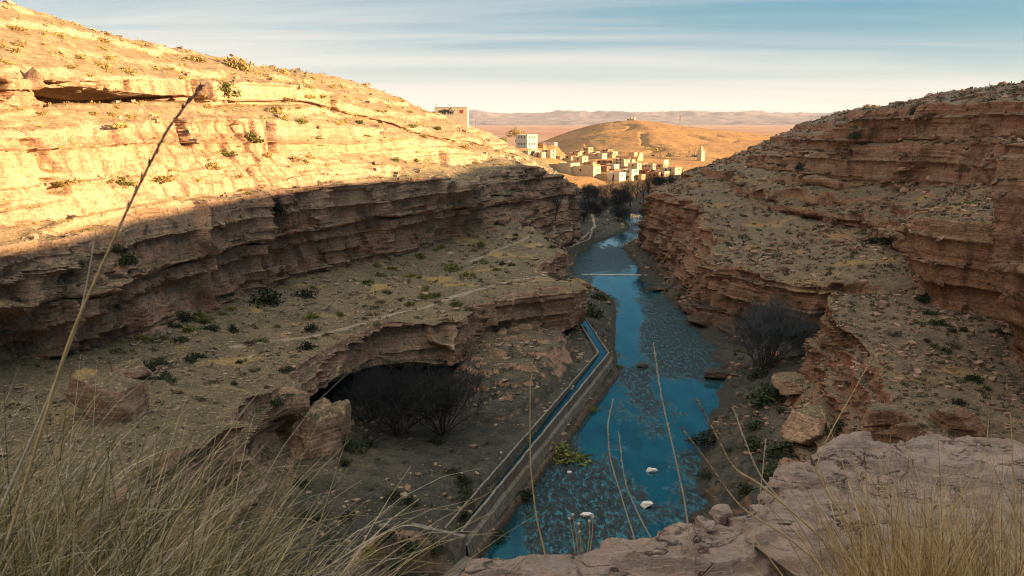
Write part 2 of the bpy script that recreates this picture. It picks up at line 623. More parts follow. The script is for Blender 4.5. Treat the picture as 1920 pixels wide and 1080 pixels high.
# ---------------------------------------------------------------- left side of the canyon
def build_left():
    R = []
    bank = [(22, -16, -1), (30, -9, -1), (45, -5, -1), (60, -1.2, -1), (85, 8.2, -1), (107, 15.8, -1), (120, 17.5, -1), (132, 19.5, -1), (150, 21.6, -1), (160, 20.5, -1), (168, 17.5, -1),
            (178, 15.3, -1), (203, 17.5, -1), (215, 19.5, -1), (224, 24, -1), (232, 28.5, -1), (245, 35, -1), (258, 39.5, -1), (275, 41.5, -1), (300, 38, -1), (340, 41, -1), (400, 46, -1), (500, 54, -1)]
    toe = [(22, -18, 1.2), (30, -13, 1.2), (45, -8, .9), (57, -2.9, .7), (66, .4, .7), (74, 3.2, .7), (84, 6.8, .7), (90, 8.9, .7), (98, 11.8, .7), (105, 14.2, .7), (116, 14.4, 1.0), (132, 15.6, 1.3), (150, 17.6, 1.0), (160, 16.5, .9), (168, 14.5, .8),
           (178, 13, 1.0), (203, 16.5, .8), (215, 18, .7), (224, 22, .8), (232, 26, .9), (245, 32, .9), (258, 37, 1.0), (275, 38, 1.2), (300, 35, 1.2), (340, 39, 1.2), (400, 44, 1.5), (500, 52, 1.5)]
    foot = [(22, -22, 4), (30, -19, 4), (45, -10.5, 3.2), (57, -5.9, 2.75), (66, -2.7, 2.7), (74, .2, 2.7), (84, 3.7, 2.7), (90, 5.8, 2.7), (94, 7.2, 2.7), (98, 8.6, 2.7), (103, 10.3, 2.7),
            (110, 10.8, 2.7), (116, 10.4, 2.7), (121, 10.1, 2.7), (125, 9.8, 2.5), (129, 9.6, 2.4), (133, 9.5, 2.3), (140, 9.5, 2.1), (150, 11, 2), (165, 11, 2), (180, 10, 2), (192, 11, 2),
            (210, 16, 1.2), (228, 20.5, .9), (245, 22, 1.6), (290, 18, 2), (340, 34, 2), (400, 42, 2), (500, 50, 2)]
    wall = [(22, -25, 7), (30, -23, 7), (45, -19, 6), (57, -18.5, 5.4), (66, -19, 4.6), (74, -21, 3.4), (84, -25, 2.6), (90, -26, 2.6), (94, -25, 2.7), (98, -22, 2.8), (103, -13, 2.9),
            (108, -7.5, 3.0), (111, -2.5, 3.0), (113.5, 3.0, 3.0), (117, 7.2, 2.9), (121, 8.2, 2.8), (125, 8.5, 2.7), (129, 8.2, 2.6), (133, 7.5, 3), (140, 6.5, 3.3), (150, 9, 3), (165, 9, 3.3), (180, 7, 4), (192, 10, 3),
            (210, 15.6, 1.5), (228, 20, 1.1), (245, 19, 1.9), (290, 12, 2.6), (340, 32, 2.4), (400, 41, 2.3), (500, 49, 2.3)]
    roof = [(22, -27, 11), (30, -25, 11), (45, -21.5, 9.5), (57, -21.8, 8.6), (66, -22.5, 7.8), (74, -24.5, 6.8), (84, -27, 6.0), (90, -27.5, 5.6), (94, -26, 4.9), (98, -22.6, 4.2), (103, -13.5, 3.6),
            (108, -7.0, 3.4), (111, -2.0, 3.4), (113.5, 3.6, 3.4), (117, 7.4, 3.3), (121, 8.3, 3.2), (125, 8.6, 3.2), (129, 8.2, 3.3), (133, 6, 3.8), (140, 5, 4.3), (150, 8, 4.2), (165, 8, 4.6), (180, 6, 5.8), (192, 9.4, 3.8),
            (210, 15.2, 1.9), (228, 19.7, 1.3), (245, 17, 2.1), (290, 7, 2.9), (340, 31, 2.8), (400, 40.6, 2.6), (500, 48.6, 2.6)]
    under = [(22, -26, 13), (30, -24, 13), (45, -21, 11.2), (57, -21.2, 10.2), (66, -20.2, 9.0), (74, -19.2, 8.2), (84, -18.4, 7.1), (90, -15.0, 6.0), (94, -6.3, 4.7), (98, -5.4, 4.2), (103, -4.7, 3.9),
             (105, -4.3, 3.8), (108, -2.2, 3.7), (111, 2.3, 3.7), (113.5, 7.7, 3.7), (117, 9.6, 3.7), (121, 10.2, 3.6), (125, 10.4, 3.5), (129, 9.7, 3.6), (133, 7, 4.2), (140, 4.6, 4.6), (150, 8.6, 4.4), (165, 7.9, 5), (180, 5.4, 6.4), (192, 8.8, 4.6),
             (210, 14.8, 2.2), (228, 19.4, 1.4), (245, 16, 2.3), (290, 4, 3.1), (340, 30.5, 3.1), (400, 40.4, 2.8), (500, 48.4, 2.8)]
    lip = [(22, -27, 16), (30, -25, 15.5), (45, -21.8, 13.4), pk(430, 765, 57), pk(545, 705, 70), pk(645, 628, 84), pk(700, 606, 90), pk(860, 601, 94), pk(884, 578, 100), pk(899, 562, 105), pk(930, 547, 108), pk(990, 537, 111),
           pk(1058, 537, 113.5), pk(1080, 545, 117), (121, 10.1, 9.0), (125, 10.3, 8.6), (129, 9.6, 8.0), (133, 6.6, 8.2), (140, 4, 8.8), pk(1042, 478, 150), pk(1030, 455, 165), pk(1000, 430, 180), (192, 8.4, 5.6),
           (210, 14.5, 2.5), (228, 19.2, 1.5), (245, 15, 2.5), (290, 2, 3.3), (340, 30, 3.4), (400, 40, 3), (500, 48, 3)]
    base = [(22, -46, 20), (45, -44, 17), (60, -42.5, 15), pk(230, 645, 75), pk(365, 590, 88), pk(480, 545, 105), pk(620, 505, 125), pk(800, 465, 150), pk(880, 430, 168), pk(930, 402, 180),
            (192, 7.0, 7.0), (210, 14, 3.0), (228, 19, 1.8), (245, 14, 2.8), (290, 0, 3.6), (340, 28, 3.8), (400, 39, 3.2), (500, 47, 3.2)]
    top = [(22, -48, 28), (45, -46, 26), pk(0, 455, 62), pk(150, 430, 75), pk(230, 407, 82), pk(375, 377, 95), pk(540, 352, 115), pk(690, 335, 135), pk(840, 333, 155), pk(895, 342, 168),
           pk(905, 330, 180), pk(970, 312, 195), pk(1030, 325, 210), pk(1078, 350, 225), (240, 15, 13.5), (260, 8, 14), (290, 4, 13), (320, 22, 6), (340, 27, 5), (370, 31, 4.5), (400, 38, 4), (500, 46, 4)]
    b2b = [(22, -54, 32), (45, -51, 29), (62, -46, 27.5), pk(90, 345, 75), pk(310, 290, 95), pk(480, 280, 115), pk(630, 285, 135), pk(770, 300, 160), pk(870, 310, 185), (200, -5, 25), (215, 4, 22), (232, 9, 18),
           (260, 0, 20), (290, -3, 18), (320, 14, 11.5), (345, 22, 7.5), (370, 27, 6), (400, 34, 6), (500, 42, 6)]
    b2t = [(22, -55, 36), (45, -52, 34), (62, -47, 32.5), pk(60, 250, 75), pk(280, 225, 95), pk(455, 218, 115), pk(600, 225, 135), pk(740, 250, 160), pk(850, 280, 185), (200, -8, 27), (215, -1, 25), (232, 2, 22.5),
           (260, -6, 24), (290, -8, 22), (320, 7, 17), (345, 17, 10.5), (370, 23, 8.5), (400, 28, 9), (500, 34, 9)]
    b1b = [(22, -58, 38), (45, -55, 36.5), (62, -49, 34.8), pk(10, 205, 75), pk(225, 193, 95), pk(400, 195, 115), pk(550, 200, 135), pk(690, 225, 160), pk(820, 262, 185), (200, -13, 29), (215, -7, 27.5), (232, -5, 26),
           (260, -10, 27), (290, -11, 25), (320, 3, 20), (345, 13, 13.5), (370, 19, 10.5), (400, 22, 12), (500, 26, 10)]
    b1t = [(22, -58.5, 41), (45, -55.5, 39.5), (62, -49.3, 38), pk(0, 140, 75), pk(215, 150, 95), pk(390, 150, 115), pk(540, 160, 135), pk(680, 200, 160), pk(810, 250, 185), (200, -15, 31.5), (215, -10, 30), (232, -9, 29),
           (260, -14, 30), (290, -14, 28), (320, 0, 23), (345, 10, 16), (370, 16, 12.5), (400, 16, 15), (500, 18, 11)]
    sky = [(22, -75, 48), (45, -70, 48), (75, -64, 47.6), pk(0, 5, 97), pk(320, 92, 130), pk(640, 147, 180), pk(800, 207, 260), pk(900, 241, 320), pk(960, 272, 350), pk(1000, 301, 370), (400, 4, 19.5), (440, 0, 20.5), (500, -5, 12)]
    back = [(22, -150, 50), (75, -150, 50), (130, -140, 48), (180, -120, 46), (260, -100, 41), (320, -80, 34), (370, -60, 26), (400, -50, 24), (440, -50, 22), (500, -60, 12)]
    mid = []
    ys = np.concatenate([np.geomspace(22, 60, 150), np.linspace(60.2, 89.8, 200), np.linspace(90, 119, 420), np.geomspace(119.3, 235, 330), np.geomspace(236, 500, 200)])
    cur = {}
    for nm, kn in dict(bank=bank, toe=toe, foot=foot, wall=wall, roof=roof, under=under, lip=lip, base=base, top=top, b2b=b2b, b2t=b2t, b1b=b1b, b1t=b1t, sky=sky, back=back).items():
        a = np.array(kn, float)
        q = pchip(a[:, 0], a[:, 1:], ys)
        cur[nm] = np.stack([q[:, 0], ys, q[:, 1]], 1)
    m1 = cur['lip'] * .72 + cur['base'] * .28
    m1[:, 2] -= 0.3
    m2 = cur['lip'] * .3 + cur['base'] * .7
    m2[:, 2] -= 0.5
    c1 = cur['base'] * .5 + cur['top'] * .5     # mid ledge of the upper cliff
    w = 1.4 * sstep(60, 80, ys) * (1 - sstep(180, 200, ys))
    c1[:, 0] -= 0.5 * w
    c1b = c1.copy()
    c1b[:, 0] += 0.9 * w
    c1b[:, 2] += 0.2
    # deep slot under the top rock band
    rec = 10.0 * sstep(82, 87, ys) * (1 - sstep(100, 110, ys)) + 0.8
    b1r = cur['b1b'].copy()
    b1u = cur['b1b'].copy()
    op = 0.64 - 0.40 * sstep(86, 106, ys)
    for q in (b1r, b1u):
        q[:, 2] += op * (cur['b1t'][:, 2] - cur['b1b'][:, 2])
        q[:, 0] += op * (cur['b1t'][:, 0] - cur['b1b'][:, 0])
    b1i = cur['b1b'].copy()
    b1i[:, 0] -= rec
    b1r[:, 0] -= rec
    b1u[:, 0] += .25
    rows = [cur['bank'], cur['toe'], cur['foot'], cur['wall'], cur['roof'], cur['under'], cur['lip'], m1, m2, cur['base'], c1, c1b, cur['top'], cur['b2b'], cur['b2t'], cur['b1b'], b1i, b1r, b1u, cur['b1t'], cur['sky'], cur['back']]
    subs = [6, 16, 60, 16, 16, 40, 24, 24, 22, 48, 4, 52, 30, 36, 16, 6, 8, 6, 24, 44, 10]
    V = rows_to_grid(rows, subs)
    V = smooth_rows(V, 2)
    s = np.concatenate([[0], np.cumsum(np.linalg.norm(np.diff(cur['top'], axis=0), axis=1))])
    nr = np.cumsum([0] + subs)
    gm = np.ones(V.shape[1])
    gm[:nr[2] + 6] = 0.12
    gm[nr[2] + 6:nr[3]] = np.linspace(.12, 1, nr[3] - nr[2] - 6)
    gm = np.broadcast_to(gm[None, :], V.shape[:2])
    fi = np.ones(V.shape[1])
    fi[nr[4]:nr[6] + 2] = .30
    fi = fi[None, :]
    V = terrace(V, 151, gm * np.where(np.arange(V.shape[1]) > nr[12] + 6, .40, .85)[None, :])
    out, tone, c = displace(V, s, 101, flip=True, cmask=gm, gmask=gm, fine=fi, bamp=np.where(np.arange(V.shape[1]) > nr[12], .35, 1.0)[None, :])
    # narrow clefts and a fresh scar in the sunlit rock bands
    xp, yp, dd = proj((out[..., 0], out[..., 1], out[..., 2]))
    for (cx, y0, y1, wd, slant, dep) in [(373, 150, 194, 9, .25, 3.0), (344, 222, 274, 8, .28, 3.0), (509, 220, 284, 6, .10, 3.0), (626, 178, 210, 4, 0, 2.5), (9, 145, 192, 7, .1, 2.5),
                                         (78, 262, 322, 17, .75, 1.3), (104, 335, 364, 20, .5, 1.2), (832, 285, 312, 6, .1, 2.0), (240, 150, 170, 5, .2, 1.2)]:
        k = np.exp(-(np.abs(xp - cx - slant * (yp - (y0 + y1) / 2)) / wd) ** 4) * sstep(y0 - 4, y0 + 4, yp) * (1 - sstep(y1 - 6, y1 + 3, yp))
        k = k * (np.arange(V.shape[1]) > nr[12])[None, :] * (1 + .5 * vnoise(out / .6, 145))
        out[..., 0] -= dep * k
        out[..., 1] += .35 * dep * k
    # rounded rock rising from the floor under the terrace lip
    ox, oy = out[..., 0], out[..., 1]
    md = sstep(72, 101, oy) * (1 - sstep(109, 114, oy)) * sstep(-10, -3, ox + 1.5 * fbm(out / 6.0, 2, 133)) * (1 - sstep(5.5, 9.6, ox))
    lift = np.zeros(V.shape[1])
    lift[nr[2]:nr[3] + 1] = np.minimum(np.linspace(0, 1, nr[3] - nr[2] + 1) * 8, 1)
    lift[nr[3]:nr[4]] = np.linspace(1, 0, nr[4] - nr[3])
    hm = 3.0 * md * lift[None, :] * (1 + .55 * fbm(out / 4.0, 3, 137)) + .7 * md * lift[None, :] * fbm(out / 1.8, 3, 139)
    hq = np.floor(hm / .8) * .8 + .8 * sstep(.66, .95, hm / .8 - np.floor(hm / .8))
    out[..., 2] += np.maximum(.85 * hq + .15 * hm, 0)
    # washed-out pit below the end wall of the canal
    pd = np.hypot((out[..., 0] + 7.2) / 4.6, (out[..., 1] - 49.6) / 7.2) + .12 * fbm(out / 1.6, 3, 147)
    out[..., 2] = np.where(out[..., 2] < 6, out[..., 2] - 3.6 * (1 - sstep(.60, 1.0, pd)), out[..., 2])
    # keep the bank and waterline low
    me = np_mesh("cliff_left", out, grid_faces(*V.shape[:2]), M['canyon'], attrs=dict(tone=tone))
    o = link(bpy.data.objects.new("cliff", me))
    tag(o, kind="structure")
    return o, out


# ---------------------------------------------------------------- right side of the canyon
def build_right():
    S = []
    # every station: bank, toe, foot, mid, lip, bench, ledge base, ledge top, cliff base, cliff top, skyline
    S.append([(-30, 24, -1), (-30, 22, 1.5), (-30, 19, 6), (-30, 17, 8), (-30, 15, 10), (-30, 14, 12), (-30, 13, 14), (-31, 2.6, 29.5), (-31, -1, 30.2), (-32, -8, 31.5), (-40, -30, 36)])
    S.append([(-4, 32, -1), (-3, 28, 1.5), (0, 18, 5), (1, 15, 8), (2, 13, 9), (3, 12, 10), (3, 11, 11), (3, 4.2, 29.5), (3, 0, 30.5), (4, -6, 31.8), (8, -24, 36)])
    S.append([(10, 46, -1), (12, 45, 1.5), (18, 38, 5), (22, 33, 8), (24, 30, 9), (26, 27, 10), (28, 24, 11), (24, 9, 29), (26, 4, 31), (30, -2, 33), (45, -15, 38)])
    S.append([(15.6, 64, -1), (18, 63, 1.5), (24.5, 62, 5.0), (27.5, 60, 8.5), P(1690, 745, 57), (35, 54, 12.2), (42, 51, 12.8), (43.5, 46, 31), (47, 44, 32.5), (58, 40, 37), (78, 32, 43)])
    S.append([(19.8, 80, -1), (22.5, 79, 1.5), (29.5, 77.5, 5.5), (32.2, 76.8, 9.2), P(1600, 632, 76), (39, 74.5, 13.0), P(1893, 690, 71), P(1912, 292, 72), (49, 70, 33), (62, 64, 38), (84, 54, 43.5)])
    S.append([(22.0, 88, -1), (25.5, 87, 1.5), (33, 85, 5.5), (34.2, 84.5, 9.5), P(1562, 600, 84), (43, 83, 13.2), P(1888, 600, 82), P(1888, 430, 83), (60, 84, 29), (70, 80, 38), (95, 70, 44)])
    S.append([(23.5, 93, -1), (30, 92, 1.5), P(1538, 705, 90), (36, 90, 9.5), P(1547, 563, 90), (42, 89.5, 13.6), P(1745, 572, 89), P(1742, 412, 91), (69, 100, 26), (76, 99, 37.3), (105, 88, 43.5)])
    S.append([(26.5, 100, -1), (31.5, 99.5, 1.3), (40, 97, 4), (41, 96, 8), (42, 95.5, 12.6), (46, 96, 13), P(1722, 540, 95), P(1722, 425, 97), P(1868, 345, 119), P(1895, 192, 122), (108, 108, 43)])
    S.append([(29.3, 106, -1), (33, 106, 1.2), (44, 106, 3), (49, 106, 6), (52, 106, 9.5), (54, 106.5, 11), (55.5, 107, 12.2), P(1735, 420, 108), P(1800, 345, 132), P(1820, 196, 136), P(1955, 150, 150)])
    S.append([(30.2, 111, -1), (34.5, 111.5, 1.2), (47, 113, 2.8), (48.5, 113, 7), P(1600, 527, 113), (55, 122, 13.4), P(1665, 443, 136), P(1668, 412, 137), P(1690, 345, 150), P(1715, 203, 154), P(1890, 157, 166)])
    S.append([(30.8, 116, -1), (34, 117, 1.2), (41, 118.5, 2.6), (42, 118, 6.6), P(1490, 528, 117), P(1560, 480, 128), P(1632, 432, 145), P(1628, 404, 146), P(1640, 345, 156), P(1650, 206, 160), P(1820, 167, 172)])
    S.append([(30.9, 121, -1), (33.5, 121.5, 1.0), (37.6, 122.5, 2.5), (38.0, 122, 6.2), P(1420, 516, 121), P(1500, 472, 135), P(1595, 425, 150), P(1590, 398, 152), P(1600, 340, 160), P(1582, 228, 163), P(1760, 180, 178)])
    S.append([(30.6, 136, -1), (31.6, 136, .9), (32.8, 135.5, 2.0), (34.2, 135, 6), P(1350, 490, 134), P(1420, 440, 150), P(1480, 400, 165), P(1480, 374, 167), P(1500, 325, 178), P(1540, 250, 182), P(1620, 201, 200)])
    S.append([(30.2, 151, -1), (31.4, 151, .8), (33.2, 150.5, 1.8), (35.3, 150, 8), P(1330, 430, 150), P(1370, 400, 162), P(1400, 370, 175), P(1400, 345, 178), P(1430, 315, 190), P(1470, 268, 200), P(1520, 226, 220)])
    S.append([(29.2, 172, -1), (31, 172, .8), (34, 172, 1.8), (37.2, 172, 9), P(1300, 375, 172), P(1320, 355, 183), P(1340, 336, 193), P(1345, 318, 196), P(1370, 304, 210), P(1400, 284, 225), P(1450, 259, 245)])
    S.append([(29.0, 196, -1), (31.5, 196.5, .9), (34, 197, 2), (34.8, 196, 9), P(1234, 364, 195), P(1260, 349, 206), P(1285, 337, 216), P(1290, 325, 220), P(1310, 317, 232), P(1340, 310, 250), P(1380, 298, 270)])
    S.append([(29.6, 214, -1), (32, 215.5, 1.0), (38, 219, 2), (37.8, 217, 7), P(1222, 372, 215), P(1232, 356, 228), P(1250, 352, 238), P(1256, 349, 243), P(1270, 345, 255), P(1290, 338, 275), P(1320, 325, 295)])
    S.append([(42.5, 244, -1), (44.5, 245, .9), (47, 249, 2), (46.5, 247, 6), (46, 245, 10), (50, 255, 11.5), (54, 265, 12), (57, 270, 12.5), (60, 280, 13), (66, 300, 13.5), (76, 320, 14.5)])
    S.append([(49, 300, -1), (50, 300, .9), (52, 300, 2), (54, 302, 4), (56, 305, 5), (60, 308, 6), (63, 310, 6.5), (66, 315, 7), (70, 325, 7.5), (80, 345, 8), (110, 360, 10)])
    S.append([(56, 400, -1), (57, 400, 1), (59, 400, 2.5), (62, 400, 3.5), (65, 400, 4.5), (70, 400, 5), (75, 400, 5.5), (80, 400, 6), (90, 400, 7), (115, 400, 8), (170, 400, 10)])
    S.append([(64, 500, -1), (65, 500, 1), (67, 500, 2.5), (70, 500, 4.5), (73, 500, 6), (78, 500, 7), (84, 500, 8), (90, 500, 8.5), (110, 500, 9), (140, 500, 9.5), (210, 500, 10)])
    A = np.array(S, float)                      # K, R, 3
    q8, q9 = A[:, 8], A[:, 9]
    mid1 = q8 + (q9 - q8) * np.array([.20, .20, .50])
    mid2 = q8 + (q9 - q8) * np.array([.80, .80, .56])
    q67 = A[:, 7] * .5 + A[:, 8] * .5
    A = np.concatenate([A[:, :9], mid1[:, None], mid2[:, None], A[:, 9:]], 1)
    # a far hidden row behind the skyline
    bk = A[:, -1].copy()
    dirn = A[:, -1] - A[:, -2]
    dirn[:, 2] = 0
    dirn /= np.linalg.norm(dirn, axis=1, keepdims=True)
    bk += dirn * 35
    bk[:, 2] -= 1.0
    A = np.concatenate([A, bk[:, None]], 1)
    chord = np.linalg.norm(np.diff(A, axis=0), axis=2)[:, 2:9].mean(1)
    t = np.concatenate([[0], np.cumsum(chord)])
    # sample density by distance from the camera
    tt = np.linspace(0, t[-1], 6000)
    pos = pchip(t, A[:, 4], tt)
    dist = np.linalg.norm(pos - np.array([0, 0, CAMZ]), axis=1)
    mxd = pchip(t, np.concatenate([[0], np.linalg.norm(np.diff(A, axis=0), axis=2).max(1) / chord]), tt)[:, 0]
    dens = np.clip(mxd, 1, 3) ** .5 / np.clip(dist, 45, 400)
    dens[pos[:, 1] < 45] *= 0.4
    cum = np.concatenate([[0], np.cumsum(dens)])[:-1]
    ti = np.interp(np.linspace(0, cum[-1], 1150), cum, tt)
    rows = [pchip(t, A[:, r], ti) for r in range(A.shape[1])]
    subs = [6, 22, 24, 24, 36, 36, 14, 46, 40, 60, 18]
    subs = [6, 22, 34, 44, 44, 44, 50, 46, 34, 12, 34, 44, 8]
    V = rows_to_grid(rows, subs)
    V = smooth_rows(V, 2)
    lipc = rows[4]
    s = np.concatenate([[0], np.cumsum(np.linalg.norm(np.diff(lipc, axis=0), axis=1))])
    V = terrace(V, 161, .9)
    out, tone, c = displace(V, s, 211, flip=False)
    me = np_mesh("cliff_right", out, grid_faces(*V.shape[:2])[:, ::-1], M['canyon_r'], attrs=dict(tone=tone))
    o = link(bpy.data.objects.new("cliff", me))
    tag(o, kind="structure")
    return o, out


left, LV = build_left()
right, RV = build_right()


# ---------------------------------------------------------------- far ground, hill, mountains, shadow-casting upland on the right
def height_sheet(name, xs, ys, fn, mat, kind="structure"):
    X, Y = np.meshgrid(xs, ys, indexing='ij')
    Z = fn(X, Y)
    V = np.stack([X, Y, Z], -1)
    me = np_mesh(name, V, grid_faces(len(xs), len(ys)), mat)
    o = link(bpy.data.objects.new(name, me))
    tag(o, kind=kind)
    return o


def P3(X, Y, s):
    return np.stack([X / s, Y / s, X * 0], -1)


def plain_fn(X, Y):
    z = 9.0 - 0.0012 * (Y - 480) + 1.2 * fbm(P3(X, Y, 160.), 3, 5) * sstep(600, 900, Y)
    z = np.where(Y < 490, 4.0, z)
    return np.maximum(z, -2)


plain = height_sheet("plain", np.concatenate([np.linspace(-9000, -500, 40), np.linspace(-450, 700, 120), np.linspace(750, 9000, 40)]),
                     np.concatenate([np.linspace(484, 1200, 120), np.geomspace(1230, 14000, 90)]), plain_fn, M['plain'])

hill_px = [(900, 276), (960, 276), (1000, 271), (1040, 255), (1080, 240), (1120, 230), (1150, 226), (1190, 223), (1230, 226), (1280, 234), (1330, 239), (1400, 246), (1450, 252), (1520, 258), (1650, 268), (1800, 276)]


def hill_fn(X, Y):
    y0 = 700.0
    xs = [P(a, b, y0)[0] for a, b in hill_px]
    zs = [P(a, b, y0)[2] for a, b in hill_px]
    prof = np.interp(X, xs, zs) - 6.0
    prof = np.maximum(prof, 0)
    g = np.exp(-np.abs((Y - y0) / 140.0) ** 2.0)
    z = 5.0 + prof * g + (1.1 * fbm(P3(X, Y, 22.), 5, 77, .6) - 1.6 * (1 - sstep(0, .16, np.abs(fbm(P3(X, Y, 38.), 2, 79))))) * np.clip(prof / 8, 0, 1) - 0.3
    return z


hill = height_sheet("hill", np.linspace(-40, 420, 330), np.linspace(500, 960, 240), hill_fn, M['hill'])


def mountain_fn(X, Y):
    r = np.exp(-((Y - 10500) / 1300.0) ** 2)
    r2 = np.exp(-((Y - 8200) / 700.0) ** 2)
    rid = 1 - np.abs(fbm(np.stack([X / 900., Y / 700., X * 0], -1), 5, 91))
    rid2 = 1 - np.abs(fbm(np.stack([X / 500., Y / 500., X * 0 + 5], -1), 5, 95))
    return -8 + 160 * r * (0.35 + 0.65 * rid ** 2) * (1.12 + .12 * fbm(np.stack([X / 2600., Y * 0, X * 0], -1), 2, 3)) + 45 * r2 * rid2 ** 3


mountains = height_sheet("mountains", np.linspace(-6500, 9000, 420), np.linspace(7000, 13500, 110), mountain_fn, M['mountain'])


def butte_fn(X, Y):
    return -4 + 34 * np.exp(-((X - 210) / 70.) ** 2 - ((Y - 2700) / 160.) ** 2) * (1 + .4 * fbm(P3(X, Y, 60.), 3, 8))


# upland that rises to the right of the frame and behind the camera: it shades the canyon
edge_pts = [  # where the edge of its shadow lies on the left slope (pixel, ground distance)
    (0, 452, 62), (150, 428, 75), (230, 405, 82), (375, 372, 95), (540, 348, 115), (690, 332, 135), (840, 325, 155), (890, 338, 168), (905, 322, 182),
    (940, 310, 192), (975, 308, 200), (1030, 322, 215), (1080, 348, 228)]
RIDGE_X = 150.0
rk = []
for (a, b, c) in edge_pts:
    q = Vector(P(a, b, c))
    tt_ = (RIDGE_X - q.x) / SUND.x
    r_ = q + SUND * tt_
    rk.append((r_.y, r_.z - 0.5))
for (x_, y_, z_) in [(25, 300, 9), (40, 360, 6.0), (50, 400, 3.0), (65, 440, 1.0)]:
    tt_ = (RIDGE_X - x_) / SUND.x
    rk.append((y_ + SUND.y * tt_, z_ + SUND.z * tt_))
rk.sort()
rk = [(-400, 70), (-100, 66), (0, 61)] + [q for q in rk if q[0] > 15] + [(620, 8)]


def upland_fn(X, Y):
    ys = np.array([q[0] for q in rk])
    zs = np.array([q[1] for q in rk])
    o = np.argsort(ys)
    rz = np.interp(Y, ys[o], zs[o])
    d = X - RIDGE_X
    z = rz - np.where(d < 0, 0.32 * -d, 0.10 * d) + 0.3 * fbm(P3(X, Y, 5.), 3, 21) * np.exp(-(d / 20) ** 2)
    return z


def flood_fn(X, Y):
    return 1.2 + 0.25 * fbm(P3(X, Y, 9.), 3, 44) - 3.0 * (1 - sstep(296, 312, Y))


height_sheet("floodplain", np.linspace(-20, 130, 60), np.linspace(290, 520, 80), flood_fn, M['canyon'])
upland = height_sheet("upland", np.concatenate([np.linspace(90, 146, 16), np.linspace(147, 153, 13), np.linspace(155, 260, 12)]), np.linspace(-300, 520, 400), upland_fn, M['canyon_r'])

# ---------------------------------------------------------------- river surface
def zpt(px, py, z=0.0):
    """point at height z seen at pixel"""
    v = (540 - py) / F
    d = (z - CAMZ) / (v * CT - ST)
    return ((px - 960) / F * d, d * (CT + v * ST), z)


def build_river():
    ys = np.geomspace(40, 330, 520)
    xs = np.linspace(-24, 60, 340)
    X, Y = np.meshgrid(xs, ys, indexing='ij')
    q = np.stack([X / 3.2, Y / 7.5, X * 0], -1)
    n = fbm(q, 4, 401, .6)
    val = n * 1.0 + 0.16
    blobs = [  # pixel centre, pixel radii, weight: + shallow broken water, - smooth pool
        (1185, 540, 40, 26, -1.4), (1212, 545, 16, 22, -.4), (1178, 620, 20, 30, -1.5), (1176, 665, 22, 40, -1.2), (1265, 640, 75, 58, 1.3), (1235, 600, 30, 22, .4), (1330, 660, 34, 40, 1.0),
        (1118, 790, 40, 60, -1.3), (1100, 840, 22, 26, -.8), (1285, 740, 45, 40, -1.0), (1210, 740, 26, 50, .7), (1195, 850, 36, 90, -.9), (1235, 900, 40, 100, -.7), (1225, 800, 18, 40, .5),
        (1060, 920, 85, 70, 1.3), (1010, 990, 60, 60, 1.2), (940, 1010, 30, 50, -2.2), (1150, 980, 60, 50, .3), (1150, 480, 60, 22, 1.0), (1170, 456, 40, 10, -1.0), (1175, 408, 40, 10, -1.0), (1240, 980, 40, 60, -.3)]
    xp, yp, dd = proj((X, Y, X * 0))
    for (bx, by, rx, ry, w) in blobs:
        val = val + w * 0.62 * np.exp(-((xp - bx) / rx) ** 2 - ((yp - by) / ry) ** 2)
    V = np.stack([X, Y, X * 0 + 0.012 * n], -1)
    me = np_mesh("river", V, grid_faces(len(xs), len(ys)), M['water'], attrs=dict(riffle=val))
    o = link(bpy.data.objects.new("river", me))
    tag(o, kind="structure")


build_river()
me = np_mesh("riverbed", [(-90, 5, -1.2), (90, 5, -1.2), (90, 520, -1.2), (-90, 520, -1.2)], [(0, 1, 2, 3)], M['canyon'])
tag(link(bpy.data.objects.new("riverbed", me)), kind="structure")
bpy.context.view_layer.update()
DG = bpy.context.evaluated_depsgraph_get()


def hit(px, py, dist=3000):
    d = Vector(((px - 960) / F, CT + (540 - py) / F * ST, (540 - py) / F * CT - ST)).normalized()
    ok, loc, nor, idx, ob, mt = SC.ray_cast(DG, Vector((0, 0, CAMZ)), d, distance=dist)
    return (loc, nor, ob) if ok else None


def down(x, y, z0=80):
    ok, loc, nor, idx, ob, mt = SC.ray_cast(DG, Vector((x, y, z0)), Vector((0, 0, -1)))
    return (loc, nor) if ok else (Vector((x, y, 0)), Vector((0, 0, 1)))


